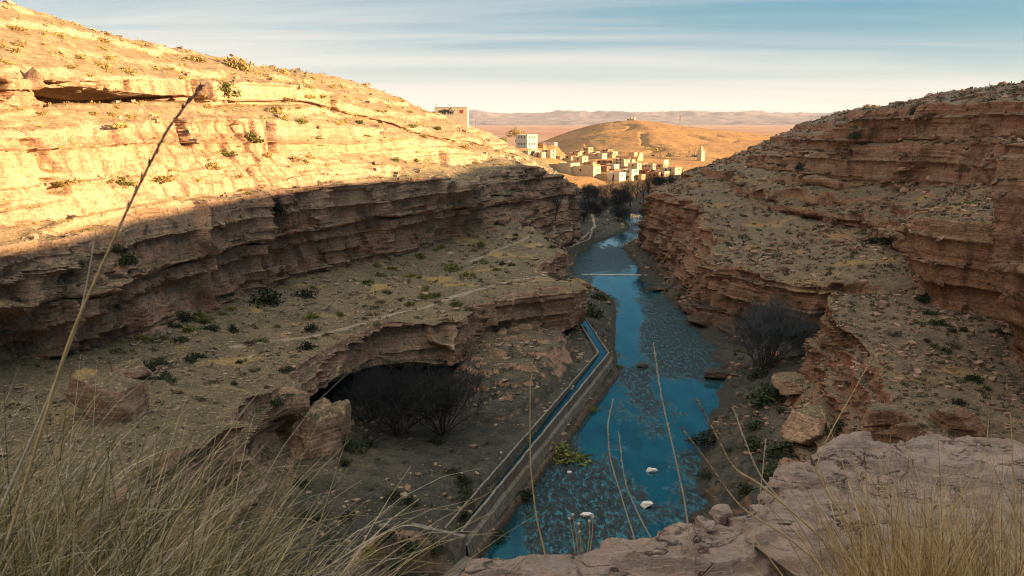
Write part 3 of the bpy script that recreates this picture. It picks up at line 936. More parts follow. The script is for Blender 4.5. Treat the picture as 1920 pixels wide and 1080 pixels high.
# ---------------------------------------------------------------- generic mesh collectors
class MB:
    def __init__(self):
        self.v, self.f = [], []

    def add(self, vs, fs):
        o = len(self.v)
        self.v += [tuple(q) for q in vs]
        self.f += [tuple(i + o for i in q) for q in fs]

    def box(self, x0, x1, y0, y1, z0, z1):
        self.add([(x0, y0, z0), (x1, y0, z0), (x1, y1, z0), (x0, y1, z0), (x0, y0, z1), (x1, y0, z1), (x1, y1, z1), (x0, y1, z1)],
                 [(0, 3, 2, 1), (4, 5, 6, 7), (0, 1, 5, 4), (1, 2, 6, 5), (2, 3, 7, 6), (3, 0, 4, 7)])

    def bar(self, a, b, w, z0a, z0b, z1a, z1b, off=0.0):
        """wall from a to b (plan), thickness w, bottom and top heights at both ends"""
        a, b = Vector(a[:2]), Vector(b[:2])
        d = (b - a).normalized()
        n = Vector((-d.y, d.x)) * w / 2
        o = Vector((-d.y, d.x)) * off
        q = [a - n + o, b - n + o, b + n + o, a + n + o]
        zs0, zs1 = [z0a, z0b, z0b, z0a], [z1a, z1b, z1b, z1a]
        self.add([(p.x, p.y, z) for p, z in zip(q, zs0)] + [(p.x, p.y, z) for p, z in zip(q, zs1)],
                 [(0, 3, 2, 1), (4, 5, 6, 7), (0, 1, 5, 4), (1, 2, 6, 5), (2, 3, 7, 6), (3, 0, 4, 7)])

    def tube(self, pts, rads, k=4):
        pts = [Vector(p) for p in pts]
        o = len(self.v)
        up = Vector((0.3, 0.5, 1)).normalized()
        for i, p in enumerate(pts):
            d = (pts[min(i + 1, len(pts) - 1)] - pts[max(i - 1, 0)])
            if d.length < 1e-9:
                d = Vector((0, 0, 1))
            d.normalize()
            a = d.cross(up)
            if a.length < 1e-3:
                a = d.cross(Vector((1, 0, 0)))
            a.normalize()
            b = d.cross(a)
            for j in range(k):
                t = 2 * math.pi * j / k
                self.v.append(tuple(p + (a * math.cos(t) + b * math.sin(t)) * rads[i]))
        for i in range(len(pts) - 1):
            for j in range(k):
                j2 = (j + 1) % k
                self.f.append((o + i * k + j, o + i * k + j2, o + (i + 1) * k + j2, o + (i + 1) * k + j))

    def mesh(self, name, mat, smooth=False):
        me = bpy.data.meshes.new(name)
        me.from_pydata(self.v, [], self.f)
        if mat:
            me.materials.append(mat)
        if smooth:
            me.polygons.foreach_set("use_smooth", np.ones(len(me.polygons), bool))
        me.update()
        return me

    def build(self, name, mat, parent=None, smooth=False):
        return link(bpy.data.objects.new(name, self.mesh(name, mat, smooth)), parent)


def empty(name, loc, label, cat, group=None, rz=0.0, scale=1.0):
    o = bpy.data.objects.new(name, None)
    o.location = loc
    o.rotation_euler = (0, 0, rz)
    o.scale = (scale,) * 3
    link(o)
    return tag(o, label, cat, group)


# ---------------------------------------------------------------- canal, walls, weir
def mat_concrete(name, col):
    t = NT(name)
    p = t.pos()
    n = t.noise(p, 2.6, 7, .7)
    c = t.mix(t.ramp(n, .3, .7), tuple(q * .62 for q in col), tuple(q * 1.15 for q in col))
    c = t.mix(t.ramp(t.noise(t.pos((1.6, 1.6, .25)), 1.2, 5, .7), .52, .62, 0, .75), c, (0.07, 0.062, 0.05))
    c = t.mix(t.ramp(t.noise(p, .35, 4, .6), .5, .62, 0, .6), c, (0.15, 0.125, 0.085))
    w_ = t.node("ShaderNodeTexWave")
    w_.wave_type, w_.bands_direction = 'BANDS', 'DIAGONAL'
    t.L.new(t.pos((.35, .85, 0)), w_.inputs["Vector"])
    w_.inputs["Scale"].default_value = .22
    c = t.mix(t.ramp(w_.outputs["Fac"], .985, .998, 0, .4), c, (0.05, 0.045, 0.04))
    return t.done(c, .92, t.bump(n, .6, .08))


M['concrete'] = mat_concrete("old_concrete", (0.225, 0.20, 0.165))
M['concrete_dark'] = mat_concrete("damp_concrete", (0.15, 0.135, 0.115))
CA, CB, CC = (-4.6, 56.8), (12.6, 105.4), (10.7, 131.5)


def offset_path(pts, d):
    out = []
    for i, p in enumerate(pts):
        p = Vector(p)
        t0 = (Vector(pts[i]) - Vector(pts[i - 1])).normalized() if i > 0 else None
        t1 = (Vector(pts[i + 1]) - Vector(pts[i])).normalized() if i < len(pts) - 1 else None
        t0 = t0 or t1
        t1 = t1 or t0
        n = (Vector((t0.y, -t0.x)) + Vector((t1.y, -t1.x))).normalized()
        c = n.dot(Vector((t0.y, -t0.x)))
        out.append(p + n * d / max(c, .3))
    return out


def densify(pts, step):
    out = []
    for a, b in zip(pts[:-1], pts[1:]):
        a, b = Vector(a), Vector(b)
        n = max(1, int((b - a).length / step))
        out += [a.lerp(b, i / n) for i in range(n)]
    return out + [Vector(pts[-1])]


def build_canal():
    root = empty("canal", (CA[0], CA[1], 1.6), "long concrete irrigation canal bending beside the river", "canal")
    inv = Vector((-CA[0], -CA[1], -1.6))
    path = densify([CA, CB, CC, (9.6, 140)], .5)

    def sweep(name, prof, mat):
        rows = []
        for d, z in prof:
            o = offset_path([tuple(p) for p in path], d)
            rows.append([(p.x, p.y, z) for p in o])
        A = np.array(rows, float)            # k, n, 3
        A = A.transpose(1, 0, 2)
        A[..., 2] += 0.05 * vnoise(A / 1.7, 9) + .03 * vnoise(A / .5, 12)
        A[..., 0] += 0.04 * vnoise(A / 1.1, 19)
        n, k = A.shape[:2]
        f = grid_faces(n, k)[:, ::-1]
        A = A + np.array(inv)
        me = np_mesh(name, A, f, mat, smooth=False)
        return link(bpy.data.objects.new(name, me), root)
    sweep("inner_wall", [(-.85, 1.0), (-.80, 2.95), (-.60, 2.97), (-.58, 1.7)], M['concrete'])
    sweep("channel_floor", [(-.6, 1.72), (.6, 1.72)], M['concrete_dark'])
    sweep("outer_wall", [(.58, 1.7), (.60, 2.92), (.80, 2.90), (.84, 1.9), (1.15, 1.75), (1.35, .8), (1.6, -0.9)], M['concrete'])
    # the still water in the channel
    a = offset_path([tuple(p) for p in path], -0.6)
    b = offset_path([tuple(p) for p in path], 0.6)
    V, fq = [], []
    for p, q in zip(a, b):
        wz = 1.95 + .85 * min(1, max(0, (p.y - 60) / 55))
        V += [(p.x, p.y, wz), (q.x, q.y, wz)]
    for i in range(len(a) - 1):
        fq.append((2 * i, 2 * i + 1, 2 * i + 3, 2 * i + 2))
    tag(link(bpy.data.objects.new("canal_water", np_mesh("canal_water", V, fq, M['canal_water']))), kind="structure")


def mat_canal_water():
    t = NT("canal_water")
    p = t.pos()
    t.b.inputs["IOR"].default_value = 1.42
    t.b.inputs["Specular IOR Level"].default_value = 0.5
    t.put(t.b.inputs["Specular Tint"], (0.6, .95, 1.0))
    return t.done((0.004, 0.03, 0.04), .05, t.bump(t.noise(p, 3.0, 3), .06, .1))


M['canal_water'] = mat_canal_water()
build_canal()

w = MB()
w.bar((-3.6, 55.7), (-11.5, 58.6), 0.35, -.6, 2.2, 3.0, 3.35)
tag(w.build("end_wall", M['concrete']), "thin concrete wall closing the near end of the canal", "wall")
w = MB()
w.bar((-3.2, 55.2), (-9.6, 44.5), 0.9, -1.2, -1.2, 1.5, 0.9)
tag(w.build("outlet_wall", M['concrete_dark']), "low broken outlet wall running on below the end wall", "wall")
w = MB()
w.bar((-2.9, 54.9), (1.6, 52.9), 0.9, -1.2, -1.2, 1.35, 0.5)
tag(w.build("spur_wall", M['concrete']), "short pale concrete spur stepping down into the river", "wall")
w = MB()
a = zpt(1090, 514, .15)
b = zpt(1213, 515.5, .15)
w.bar(a, b, .40, -1, -1, .16, .16)
tag(w.build("weir", simple("weir_lime", (0.56, .56, .53), .3, 2.0)), "low pale weir sill across the river in the gorge", "weir")
w = MB()
a, b, c_ = zpt(1068, 468, 2), zpt(1105, 452, 2), zpt(1112, 430, 2)
w.bar(a, b, .6, -.5, -.5, 2.6, 2.6)
w.bar(b, c_, .6, -.5, -.5, 2.58, 2.4)
tag(w.build("retaining_wall", M['concrete']), "grey retaining wall beside the river below the far cliff", "wall")


# ---------------------------------------------------------------- paths
def ribbon_on_ground(name, pix, width, mat, lift=.05):
    pts = []
    for a, b in zip(pix[:-1], pix[1:]):
        for i in range(8):
            t = i / 8
            h = hit(a[0] + (b[0] - a[0]) * t, a[1] + (b[1] - a[1]) * t)
            if h:
                pts.append(h[0])
    V = []
    W_ = 5
    for i, p in enumerate(pts):
        d = pts[min(i + 2, len(pts) - 1)] - pts[max(i - 2, 0)]
        d.z = 0
        d.normalize()
        n = Vector((-d.y, d.x, 0))
        ww = width * (1.0 + .55 * math.sin(i * .9) * math.sin(i * .37 + 1) + .25 * random.random())
        for j in range(W_):
            q = p + n * ww * (j / (W_ - 1) - .5)
            g, _ = down(q.x, q.y, p.z + 2.0)
            z = g.z if abs(g.z - p.z) < 1.6 else p.z
            V.append((q.x, q.y, z + (lift if 0 < j < W_ - 1 else -.03)))
    f = grid_faces(len(pts), W_)
    return tag(link(bpy.data.objects.new(name, np_mesh(name, V, f, mat))), kind="structure")


M['path'] = simple("trodden_dust", (0.27, 0.22, 0.155), .2, 1.5, .95, .3, .05)
PATHS = [([(430, 652), (500, 640), (580, 632), (660, 612), (740, 588), (800, 576), (850, 556), (900, 542), (960, 526), (1010, 519), (1040, 523)], 1.1),
         ([(880, 492), (930, 470), (985, 448), (1000, 432), (985, 405), (965, 395)], 1.0),
         ([(1075, 462), (1100, 440), (1115, 425), (1112, 408), (1108, 395)], 1.3)]
for pp, wd in PATHS:
    ribbon_on_ground("path", pp, wd * .8, M['path'], .03)


# ---------------------------------------------------------------- stones
def boulder_mesh(name, seed, sx, sy, sz, mat, n=64, planes=15, tone=.5, rough=.10):
    r = np.random.default_rng(seed)
    u, v = np.meshgrid(np.linspace(0, 2 * np.pi, n, endpoint=False), np.linspace(0.001, np.pi - .001, n // 2 + 1), indexing='ij')
    D = np.stack([np.cos(u) * np.sin(v), np.sin(u) * np.sin(v), np.cos(v)], -1)
    R = np.full(u.shape, 1.25)
    pl = r.normal(size=(planes, 3))
    pl[:6] = [[1, .2, .1], [-1, .1, .2], [.1, 1, .05], [.1, -1, .1], [.1, .05, 1], [0, 0, -1]]
    pl[:6] += r.normal(size=(6, 3)) * .22
    pl /= np.linalg.norm(pl, axis=1, keepdims=True)
    for q in pl:
        d = r.uniform(.58, .95)
        c = D @ q
        R = np.where(c > 0.05, np.minimum(R, d / np.maximum(c, .05)), R)
    R *= 1 + rough * fbm(D * 2.2 + seed, 4, seed) + .05 * np.round(fbm(D * np.array([1., 1., 4.]) + seed, 3, seed + 2) * 3) / 3
    V = D * R[..., None] * np.array([sx, sy, sz])
    m = V.shape[1]
    f = grid_faces(n, m)
    wrap = np.array([[(n - 1) * m + j, j, j + 1, (n - 1) * m + j + 1] for j in range(m - 1)])
    f = np.concatenate([f, wrap])[:, ::-1]
    me = np_mesh(name, V, f, mat, smooth=True, attrs=dict(tone=np.full(V.shape[:2], tone)))
    if sum(q.normal.dot(q.center) for q in me.polygons) < 0:
        me.flip_normals()
    try:
        me.set_sharp_from_angle(angle=math.radians(32))
    except Exception:
        pass
    return me


M['stone'] = simple("boulder_stone", (0.40, 0.26, 0.18), .35, 1.5, .95, .6, .12)
M['stone_red'] = simple("red_boulder_stone", (0.33, 0.155, 0.075), .35, 1.5, .95, .6, .12)
M['stone_pale'] = simple("pale_river_stone", (0.62, 0.58, 0.52), .2, 2.5, .9, .4, .05)


def boulder(px, py, wpx, hpx, seed, label, mat, depth=.8, rot=None, group=None, sink=.25, flat=None, rough=.13):
    h = hit(px, py)
    if not h:
        return
    loc = h[0]
    d = proj(loc)[2]
    sx = wpx * d / F / 2
    sz = (hpx * d / F / 2) if flat is None else sx * flat
    me = boulder_mesh("boulder", seed, sx * 1.05, sx * depth, sz * 1.1, mat, rough=rough)
    o = link(bpy.data.objects.new("boulder", me))
    o.location = loc + Vector((0, sx * depth * .5, sz * (1 - sink - .12)))
    o.rotation_euler = (0, 0, random.uniform(-.4, .4) if rot is None else rot)
    return tag(o, label, "boulder", group)


boulder(198, 790, 135, 120, 4, "huge pinkish boulder behind the long grass on the terrace", M['canyon'], .9)
boulder(236, 712, 66, 46, 9, "tilted flat-topped boulder leaning behind the huge pinkish boulder", M['canyon'], .8, .5)
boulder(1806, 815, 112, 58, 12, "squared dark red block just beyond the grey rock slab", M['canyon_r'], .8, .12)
boulder(1522, 835, 84, 84, 15, "tall rounded tan boulder at the foot of the near block", M['canyon'], .9)
boulder(1490, 735, 80, 34, 18, "broad tan boulder lying below the bare willow thicket", M['canyon'], .9)
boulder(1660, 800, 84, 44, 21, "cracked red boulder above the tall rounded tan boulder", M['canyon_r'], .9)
boulder(600, 850, 120, 140, 37, "tall pale rock pillar at the left side of the cave mouth", M['canyon'], .8, .9, sink=.5, rough=.30)
boulder(528, 810, 90, 60, 41, "blocky rock below the terrace edge left of the pale pillar", M['canyon'], .9, .3, sink=.4)
boulder(1352, 712, 60, 22, 31, "grey flat rock at the right waterline below the willow", M['canyon'], .8)
boulder(1240, 546, 46, 14, 33, "long flat slab at the right waterline just below the weir", M['canyon'], .7)
for i, (a, b, wv, hv, lb) in enumerate([(1223, 886, 24, 9, "pale stone in midstream, farthest of the white river stones"), (1213, 952, 28, 11, "large pale stone with a sloping top in midstream"),
                                        (1101, 968, 22, 7, "flat pale stone in shallow water near the seed heads"), (1068, 888, 10, 6, "tiny pale stone in the dark shallows"),
                                        (1205, 690, 24, 9, "dark flat stone in the riffle beside the canal bend")]):
    boulder(a, b, wv, hv, 50 + i, lb, M['stone_pale'] if i < 4 else M['canyon'], .7, group="stones in the river")


def surf_samples(V, n, seed, nzmin=.55, nzmax=1.01, power=1.5, zmin=.4, maxd=330):
    """random points on a lofted grid, roughly even in the picture"""
    r = np.random.default_rng(seed)
    c = (V[:-1, :-1] + V[1:, 1:]) / 2
    a = V[1:, 1:] - V[:-1, :-1]
    b = V[:-1, 1:] - V[1:, :-1]
    nn = np.cross(a, b)
    ar = np.linalg.norm(nn, axis=-1) + 1e-12
    nz = np.abs(nn[..., 2]) / ar
    xp, yp, dd = proj((c[..., 0], c[..., 1], c[..., 2]))
    ok = (dd > 8) & (xp > -60) & (xp < 1980) & (yp > -40) & (yp < 1120) & (nz > nzmin) & (nz < nzmax) & (c[..., 2] > zmin) & (dd < maxd)
    wgt = np.where(ok, ar / np.maximum(dd, 10) ** power, 0).ravel()
    cd = np.cumsum(wgt)
    k = np.searchsorted(cd, r.random(n) * cd[-1])
    k = np.clip(k, 0, wgt.size - 1)
    i, j = np.divmod(k, c.shape[1])
    t = r.random((n, 2))
    p = V[i, j] * ((1 - t[:, :1]) * (1 - t[:, 1:])) + V[i + 1, j] * (t[:, :1] * (1 - t[:, 1:])) + V[i, j + 1] * ((1 - t[:, :1]) * t[:, 1:]) + V[i + 1, j + 1] * (t[:, :1] * t[:, 1:])
    return p, r


def rubble(V, n, seed, mat, smin=.06, smax=.42):
    p, r = surf_samples(V, n, seed, .45)
    cl = fbm(p / 7.0, 3, seed)
    p = p[(cl + r.normal(size=len(p)) * .14 > -.02) & ((p[:, 2] < 25) | (p[:, 0] > 20) | (r.random(len(p)) < .30))]
    n = len(p)
    s = smin * (smax / smin) ** (r.random(n) ** 3.2)
    d = np.linalg.norm(p - [0, 0, CAMZ], axis=1)
    s = s * np.clip(d / 90, .6, 1.8)
    cube = np.array([(-1, -1, -1), (1, -1, -1), (1, 1, -1), (-1, 1, -1), (-1, -1, 1), (1, -1, 1), (1, 1, 1), (-1, 1, 1)], float)
    q = cube[None] * r.uniform(.5, 1.1, (n, 8, 3)) * r.uniform(.6, 1.3, (n, 1, 3)) * np.array([1, 1, .62])
    th = r.uniform(0, 6.28, n)
    co, si = np.cos(th)[:, None], np.sin(th)[:, None]
    x = q[..., 0] * co - q[..., 1] * si
    y = q[..., 0] * si + q[..., 1] * co
    z = q[..., 2] + r.normal(size=(n, 1)) * .25 * q[..., 0]
    W3 = np.stack([x, y, z], -1) * s[:, None, None] + p[:, None, :]
    W3[..., 2] += (s * .15)[:, None]
    fb = np.array([(0, 3, 2, 1), (4, 5, 6, 7), (0, 1, 5, 4), (1, 2, 6, 5), (2, 3, 7, 6), (3, 0, 4, 7)])
    f = (fb[None] + 8 * np.arange(n)[:, None, None]).reshape(-1, 4)
    tone = np.repeat(r.random(n), 8)
    me = np_mesh("rubble", W3, f, mat, smooth=False, attrs=dict(tone=tone))
    tag(link(bpy.data.objects.new("rubble", me)), "loose broken stones scattered over the canyon slopes", "rubble", kind="stuff")


def mat_rubble(name, a, b):
    t = NT(name)
    tone = t.attr("tone")
    c = t.mix(tone, a, b)
    n = t.noise(t.pos(), 4.0, 4)
    return t.done(t.mix(1.0, c, t.ramp(n, .3, .7, .7, 1.2), 'MULTIPLY'), .95)


M['rub_l'] = mat_rubble("rubble_tan", (0.17, 0.125, 0.085), (0.36, 0.27, 0.185))
M['rub_r'] = mat_rubble("rubble_red", (0.15, 0.09, 0.06), (0.36, 0.23, 0.15))


# ---------------------------------------------------------------- shrubs
def mat_leaf(name, a, b, rough=.8):
    t = NT(name)
    g = t.node("ShaderNodeNewGeometry")
    r = g.outputs["Random Per Island"]
    c = t.mix(r, a, b)
    oi = t.node("ShaderNodeObjectInfo")
    c = t.mix(1.0, c, t.ramp(oi.outputs["Random"], 0, 1, .75, 1.25), 'MULTIPLY')
    t.b.inputs["Specular IOR Level"].default_value = 0.15
    return t.done(c, rough)


M['leaf_green'] = mat_leaf("olive_leaf", (0.085, 0.10, 0.022), (0.20, 0.195, 0.05))
M['leaf_dark'] = mat_leaf("dark_leaf", (0.018, 0.03, 0.014), (0.05, 0.065, 0.03))
M['leaf_gold'] = mat_leaf("dry_leaf", (0.26, 0.18, 0.05), (0.46, 0.34, 0.13))
M['leaf_grey'] = mat_leaf("grey_scrub", (0.065, 0.06, 0.035), (0.14, 0.125, 0.075))


def shrub_mesh(seed, mat, n=420, leaf=.10, h=.85, tuft=False):
    r = np.random.default_rng(seed)
    if tuft:
        th = r.uniform(0, 6.28, n)
        ln = r.uniform(.5, 1.0, n)
        lean = np.abs(r.normal(size=n)) * .45
        b = np.stack([np.cos(th) * r.random(n) * .35, np.sin(th) * r.random(n) * .35, np.zeros(n)], -1)
        tip = b + np.stack([np.cos(th) * np.sin(lean) * ln, np.sin(th) * np.sin(lean) * ln, np.cos(lean) * ln * h], -1)
        side = np.stack([-np.sin(th), np.cos(th), th * 0], -1) * leaf
        V = np.stack([b - side * .5, b + side * .5, tip + side * .35, tip - side * .35], 1)
    else:
        k = 16
        ct = r.normal(size=(k, 3))
        ct /= np.linalg.norm(ct, axis=1, keepdims=True)
        ct[:, 2] = np.abs(ct[:, 2])
        ct *= r.uniform(.35, .85, (k, 1))
        c = ct[r.integers(0, k, n)] + r.normal(size=(n, 3)) * .19
        c[:, 2] = np.abs(c[:, 2]) * h
        a = r.normal(size=(n, 3))
        a /= np.linalg.norm(a, axis=1, keepdims=True)
        b = np.cross(a, r.normal(size=(n, 3)))
        b /= np.linalg.norm(b, axis=1, keepdims=True)
        sz = leaf * r.uniform(.6, 1.5, (n, 1))
        V = np.stack([c - a * sz, c - b * sz * .5, c + a * sz, c + b * sz * .5], 1)
    f = np.arange(n * 4).reshape(-1, 4)
    return np_mesh("shrub", V, f, mat, smooth=False)


SHRUBS = {
    'green': [shrub_mesh(300 + i, M['leaf_green']) for i in range(4)],
    'dark': [shrub_mesh(310 + i, M['leaf_dark'], 460) for i in range(4)],
    'gold': [shrub_mesh(320 + i, M['leaf_gold'], 300, .11, .62) for i in range(4)],
    'tuft': [shrub_mesh(330 + i, M['leaf_gold'], 130, .06, .9, True) for i in range(3)],
    'grey': [shrub_mesh(340 + i, M['leaf_grey'], 320, .10, .62) for i in range(4)],
}
SHRUB_COUNT = [0]


def shrub(kind, loc, r, label, group=None, sz=1.0, name="shrub"):
    me = random.choice(SHRUBS[kind])
    o = link(bpy.data.objects.new(name, me))
    o.location = loc - Vector((0, 0, .12 * r))
    o.rotation_euler = (random.uniform(-.15, .15), random.uniform(-.15, .15), random.uniform(0, 6.28))
    r *= 1.35
    o.scale = (r * random.uniform(.85, 1.2), r * random.uniform(.85, 1.2), r * sz * random.uniform(.85, 1.15))
    SHRUB_COUNT[0] += 1
    return tag(o, label, "shrub", group)


def shrub_px(kind, px, py, wpx, label, sz=1.0, group=None):
    h = hit(px, py)
    if h:
        d = proj(h[0])[2]
        shrub(kind, h[0], wpx / 2 * d / F, label, group, sz)


SINGLE = [
    ('green', 425, 178, 38, "rounded green shrub clinging to the top rock band beside the long dark overhang", 1.3),
    ('green', 462, 268, 46, "broad green shrub on the lower sunlit rock band", .9),
    ('green', 428, 290, 38, "low green shrub just below the broad green shrub on the sunlit rock", .7),
    ('green', 225, 345, 50, "wide straggling green shrub on the sunlit slope above the cliff edge", .7),
    ('gold', 300, 338, 40, "yellow-green bush beside the wide straggling green shrub", .7),
    ('gold', 447, 130, 42, "tall golden bush on the hilltop skyline above the rock band", 1.2),
    ('dark', 522, 398, 34, "dark shrub growing in the cleft of the shaded left cliff", 1.6),
    ('dark', 238, 495, 34, "dark shrub filling a crack low in the left cliff behind the tall stalk", 1.4),
    ('dark', 222, 470, 22, "small dark shrub in the same crack above the larger one", 1.4),
    ('dark', 498, 570, 62, "widest dark green bush on the terrace at the foot of the left cliff", .8),
    ('dark', 345, 598, 26, "nearly black round bush against the orange foot of the left cliff", 1.1),
    ('green', 378, 600, 38, "green bush right beside the nearly black round bush", .9),
    ('dark', 568, 556, 36, "dark bush between the widest dark bush and the terrace path", .8),
    ('green', 357, 620, 32, "round green bush in front of the nearly black bush", .8),
    ('green', 272, 640, 30, "round green bush on the pale grass at the left end of the terrace", .8),
    ('green', 218, 660, 28, "green bush just above the tilted boulder", .8),
    ('dark', 275, 695, 36, "dark bush just right of the tilted boulder", .9),
    ('dark', 572, 655, 26, "dark bush hanging on the terrace edge left of the cave", 1.2),
    ('green', 843, 505, 34, "rounded bush in the middle of the far terrace", .9),
    ('dark', 1652, 455, 50, "dark green bush under the row of blocks on the right bench", .5),
    ('green', 1828, 383, 50, "flat olive bush on top of the red rock tower", .4),
    ('dark', 1712, 215, 14, "dark shrub in the vertical gap of the upper right cliff", 2.4),
    ('dark', 1600, 258, 22, "dark shrub on the front of the upper right cliff", 1.0),
    ('dark', 1733, 565, 30, "dark bush at the foot of the red rock tower", 1.0),
    ('dark', 1500, 315, 20, "dark shrub on the stepped slope below the upper right cliff", 1.0),
    ('green', 1065, 860, 66, "brown-green bush overhanging the river beside the canal wall", .9),
    ('dark', 1440, 752, 70, "dark bush on the stony bank below the bare willow thicket", .6),
    ('dark', 1465, 850, 70, "dark bush behind the grey rock slab", .7),
    ('dark', 1330, 830, 60, "dark bush at the right waterline opposite the canal", .7),
    ('dark', 1575, 810, 50, "dark bush between the tall rounded tan boulder and the near block", .9),
    ('dark', 520, 760, 28, "dark bush at the foot of the terrace edge behind the grass", 1.0),
    ('dark', 1125, 560, 36, "dark bush on the rocky spit beside the lower river", .8),
    ('dark', 1105, 590, 44, "dark bush on the bank beside the far end of the canal", .9),
    ('dark', 930, 1010, 40, "dark bush at the waterline below the outer canal wall near its end", .8),
    ('dark', 985, 930, 34, "dark bush at the waterline below the outer canal wall, half way along", .8),
    ('green', 1110, 770, 24, "small green bush on the outer canal wall foot below its bend", .8),
    ('green', 1160, 690, 20, "small green bush at the water beside the canal bend", .8),
    ('dark', 715, 1012, 46, "dark bush in the washed-out pit just below the left part of the end wall", .8),
    ('dark', 765, 1028, 52, "dark bush in the washed-out pit below the middle of the end wall", .8),
    ('dark', 815, 1030, 40, "dark bush in the washed-out pit beside the outlet wall", .8),
    ('green', 690, 1035, 36, "olive bush on the rim of the washed-out pit", .8),
    ('dark', 745, 1055, 44, "dark bush at the bottom of the washed-out pit", .8),
    ('gold', 752, 190, 14, "small dry bush on the skyline where the left hill drops", .9),
]
for a in SINGLE:
    shrub_px(*a)

DBG = {}
FIELDS = [  # kind, how many, pixel box, size in pixels, label, group
    ('gold', 22, (0, 20, 420, 150), (14, 30), "dry golden bush on the sunlit hilltop above the dark overhang", "golden bushes on the sunlit hilltop"),
    ('gold', 14, (420, 90, 760, 210), (10, 22), "small dry golden bush near the skyline of the sunlit hill", "small golden bushes along the skyline"),
    ('gold', 18, (60, 195, 560, 370), (14, 34), "dry yellow bush between the sunlit rock bands", "yellow bushes between the rock bands"),
    ('gold', 14, (560, 200, 960, 310), (8, 20), "small yellow bush on the far sunlit slope of the left hill", "small yellow bushes on the far sunlit slope"),
    ('green', 8, (560, 230, 900, 330), (8, 20), "small green bush on the far sunlit slope of the left hill", "small green bushes on the far sunlit slope"),
    ('green', 8, (380, 540, 640, 640), (12, 26), "olive bush on the terrace at the foot of the left cliff", "olive bushes at the cliff foot"),
    ('grey', 22, (290, 620, 640, 760), (12, 26), "grey-green bush on the near terrace behind the long grass", "grey bushes on the near terrace"),
    ('dark', 20, (300, 600, 640, 760), (14, 30), "dark round bush on the near terrace behind the long grass", "dark bushes on the near terrace"),
    ('green', 26, (680, 450, 940, 580), (10, 24), "green bush on the far terrace above the cave", "green bushes on the far terrace"),
    ('grey', 12, (660, 560, 900, 610), (10, 20), "grey bush along the terrace edge above the cave", "grey bushes along the terrace edge"),
    ('dark', 8, (880, 400, 1050, 500), (8, 18), "dark bush on the upper path ledge of the left bank", "dark bushes on the path ledge"),
    ('grey', 24, (1340, 380, 1720, 510), (9, 18), "grey bush on the stony right bench", "grey bushes on the right bench"),
    ('grey', 16, (1560, 560, 1880, 760), (14, 28), "grey-green bush on the near right block below the red tower", "grey bushes on the near right block"),
    ('dark', 10, (1580, 540, 1880, 760), (16, 30), "dark bush on the near right block below the red tower", "dark bushes on the near right block"),
    ('grey', 10, (1400, 230, 1900, 360), (8, 16), "grey bush on the shaded slope around the upper right cliff", "grey bushes around the upper right cliff"),
    ('dark', 18, (1310, 690, 1500, 960), (20, 44), "dark bush on the steep right bank above the river", "dark bushes on the steep right bank"),
    ('dark', 16, (560, 820, 880, 990), (18, 40), "dark bush on the stony floor before the cave", "dark bushes before the cave"),
]
for (kd, n_, bx, sr, lb, gp) in FIELDS:
    c_ = 0
    for _ in range(n_ * 14):
        if c_ >= n_:
            break
        px, py = random.uniform(bx[0], bx[2]), random.uniform(bx[1], bx[3])
        h = hit(px, py)
        DBG[str(h and h[2].name) + str(h and h[1].z > .55)] = DBG.get(str(h and h[2].name) + str(h and h[1].z > .55), 0) + 1
        if not h or not h[2].name.startswith("cliff") or h[1].z < .55 or h[0].z < .6:
            continue
        d = proj(h[0])[2]
        shrub(kd, h[0], random.uniform(*sr) / 2 * d / F, lb, gp, random.uniform(.7, 1.0))
        c_ += 1




# ---------------------------------------------------------------- bare trees
M['bark'] = simple("grey_bark", (0.075, 0.062, 0.05), .3, 3, .95)
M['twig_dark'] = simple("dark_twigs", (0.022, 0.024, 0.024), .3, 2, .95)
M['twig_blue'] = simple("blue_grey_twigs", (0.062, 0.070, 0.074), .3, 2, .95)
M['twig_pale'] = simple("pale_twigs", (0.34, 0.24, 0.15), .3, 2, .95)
M['bark_pale'] = simple("pale_bark", (0.42, 0.32, 0.22), .3, 2, .95)


def tree_meshes(seed, height, spread, levels, mat_t, mat_c, stems=1, thick=.035, kids=(4, 5, 5, 4), up=.5):
    """returns (trunk mesh, crown mesh) of a leafless tree; height and spread in metres"""
    r = random.Random(seed)
    tr, cr = MB(), MB()

    def grow(p, d, ln, rad, lv):
        n = 4 if lv <= 1 else 3
        pts, rads = [p], [rad]
        q, dd = p.copy(), d.copy()
        for i in range(n):
            dd = (dd + Vector((r.gauss(0, .14), r.gauss(0, .14), r.gauss(.04, .1)))).normalized()
            q = q + dd * ln / n
            pts.append(q.copy())
            rads.append(rad * (1 - .55 * (i + 1) / n))
        (tr if lv <= 1 else cr).tube(pts, rads, 5 if lv <= 1 else 3)
        if lv >= levels:
            return
        for k in range(kids[min(lv, len(kids) - 1)]):
            t = r.uniform(.3, 1.0)
            i = min(int(t * n), n - 1)
            b = pts[i].lerp(pts[i + 1], t * n - i)
            side = Vector((r.gauss(0, 1), r.gauss(0, 1), r.gauss(0, .5))).normalized()
            nd = (dd * r.uniform(.4, .9) + side * spread + Vector((0, 0, up * .5))).normalized()
            grow(b, nd, ln * r.uniform(.5, .72), max(rads[i] * .55, .012), lv + 1)
    for s_ in range(stems):
        a = r.uniform(0, 6.28)
        tilt = r.uniform(.1, .95) if stems > 1 else r.uniform(0, .12)
        d = Vector((math.cos(a) * math.sin(tilt), math.sin(a) * math.sin(tilt), math.cos(tilt)))
        b = Vector((math.cos(a), math.sin(a), 0)) * (.25 * stems ** .5 * .3 if stems > 1 else 0)
        grow(b, d, height * (.55 if stems == 1 else .5), height * thick / (1 if stems == 1 else 2.0), 0)
    return tr.mesh("trunk", mat_t), cr.mesh("crown", mat_c)


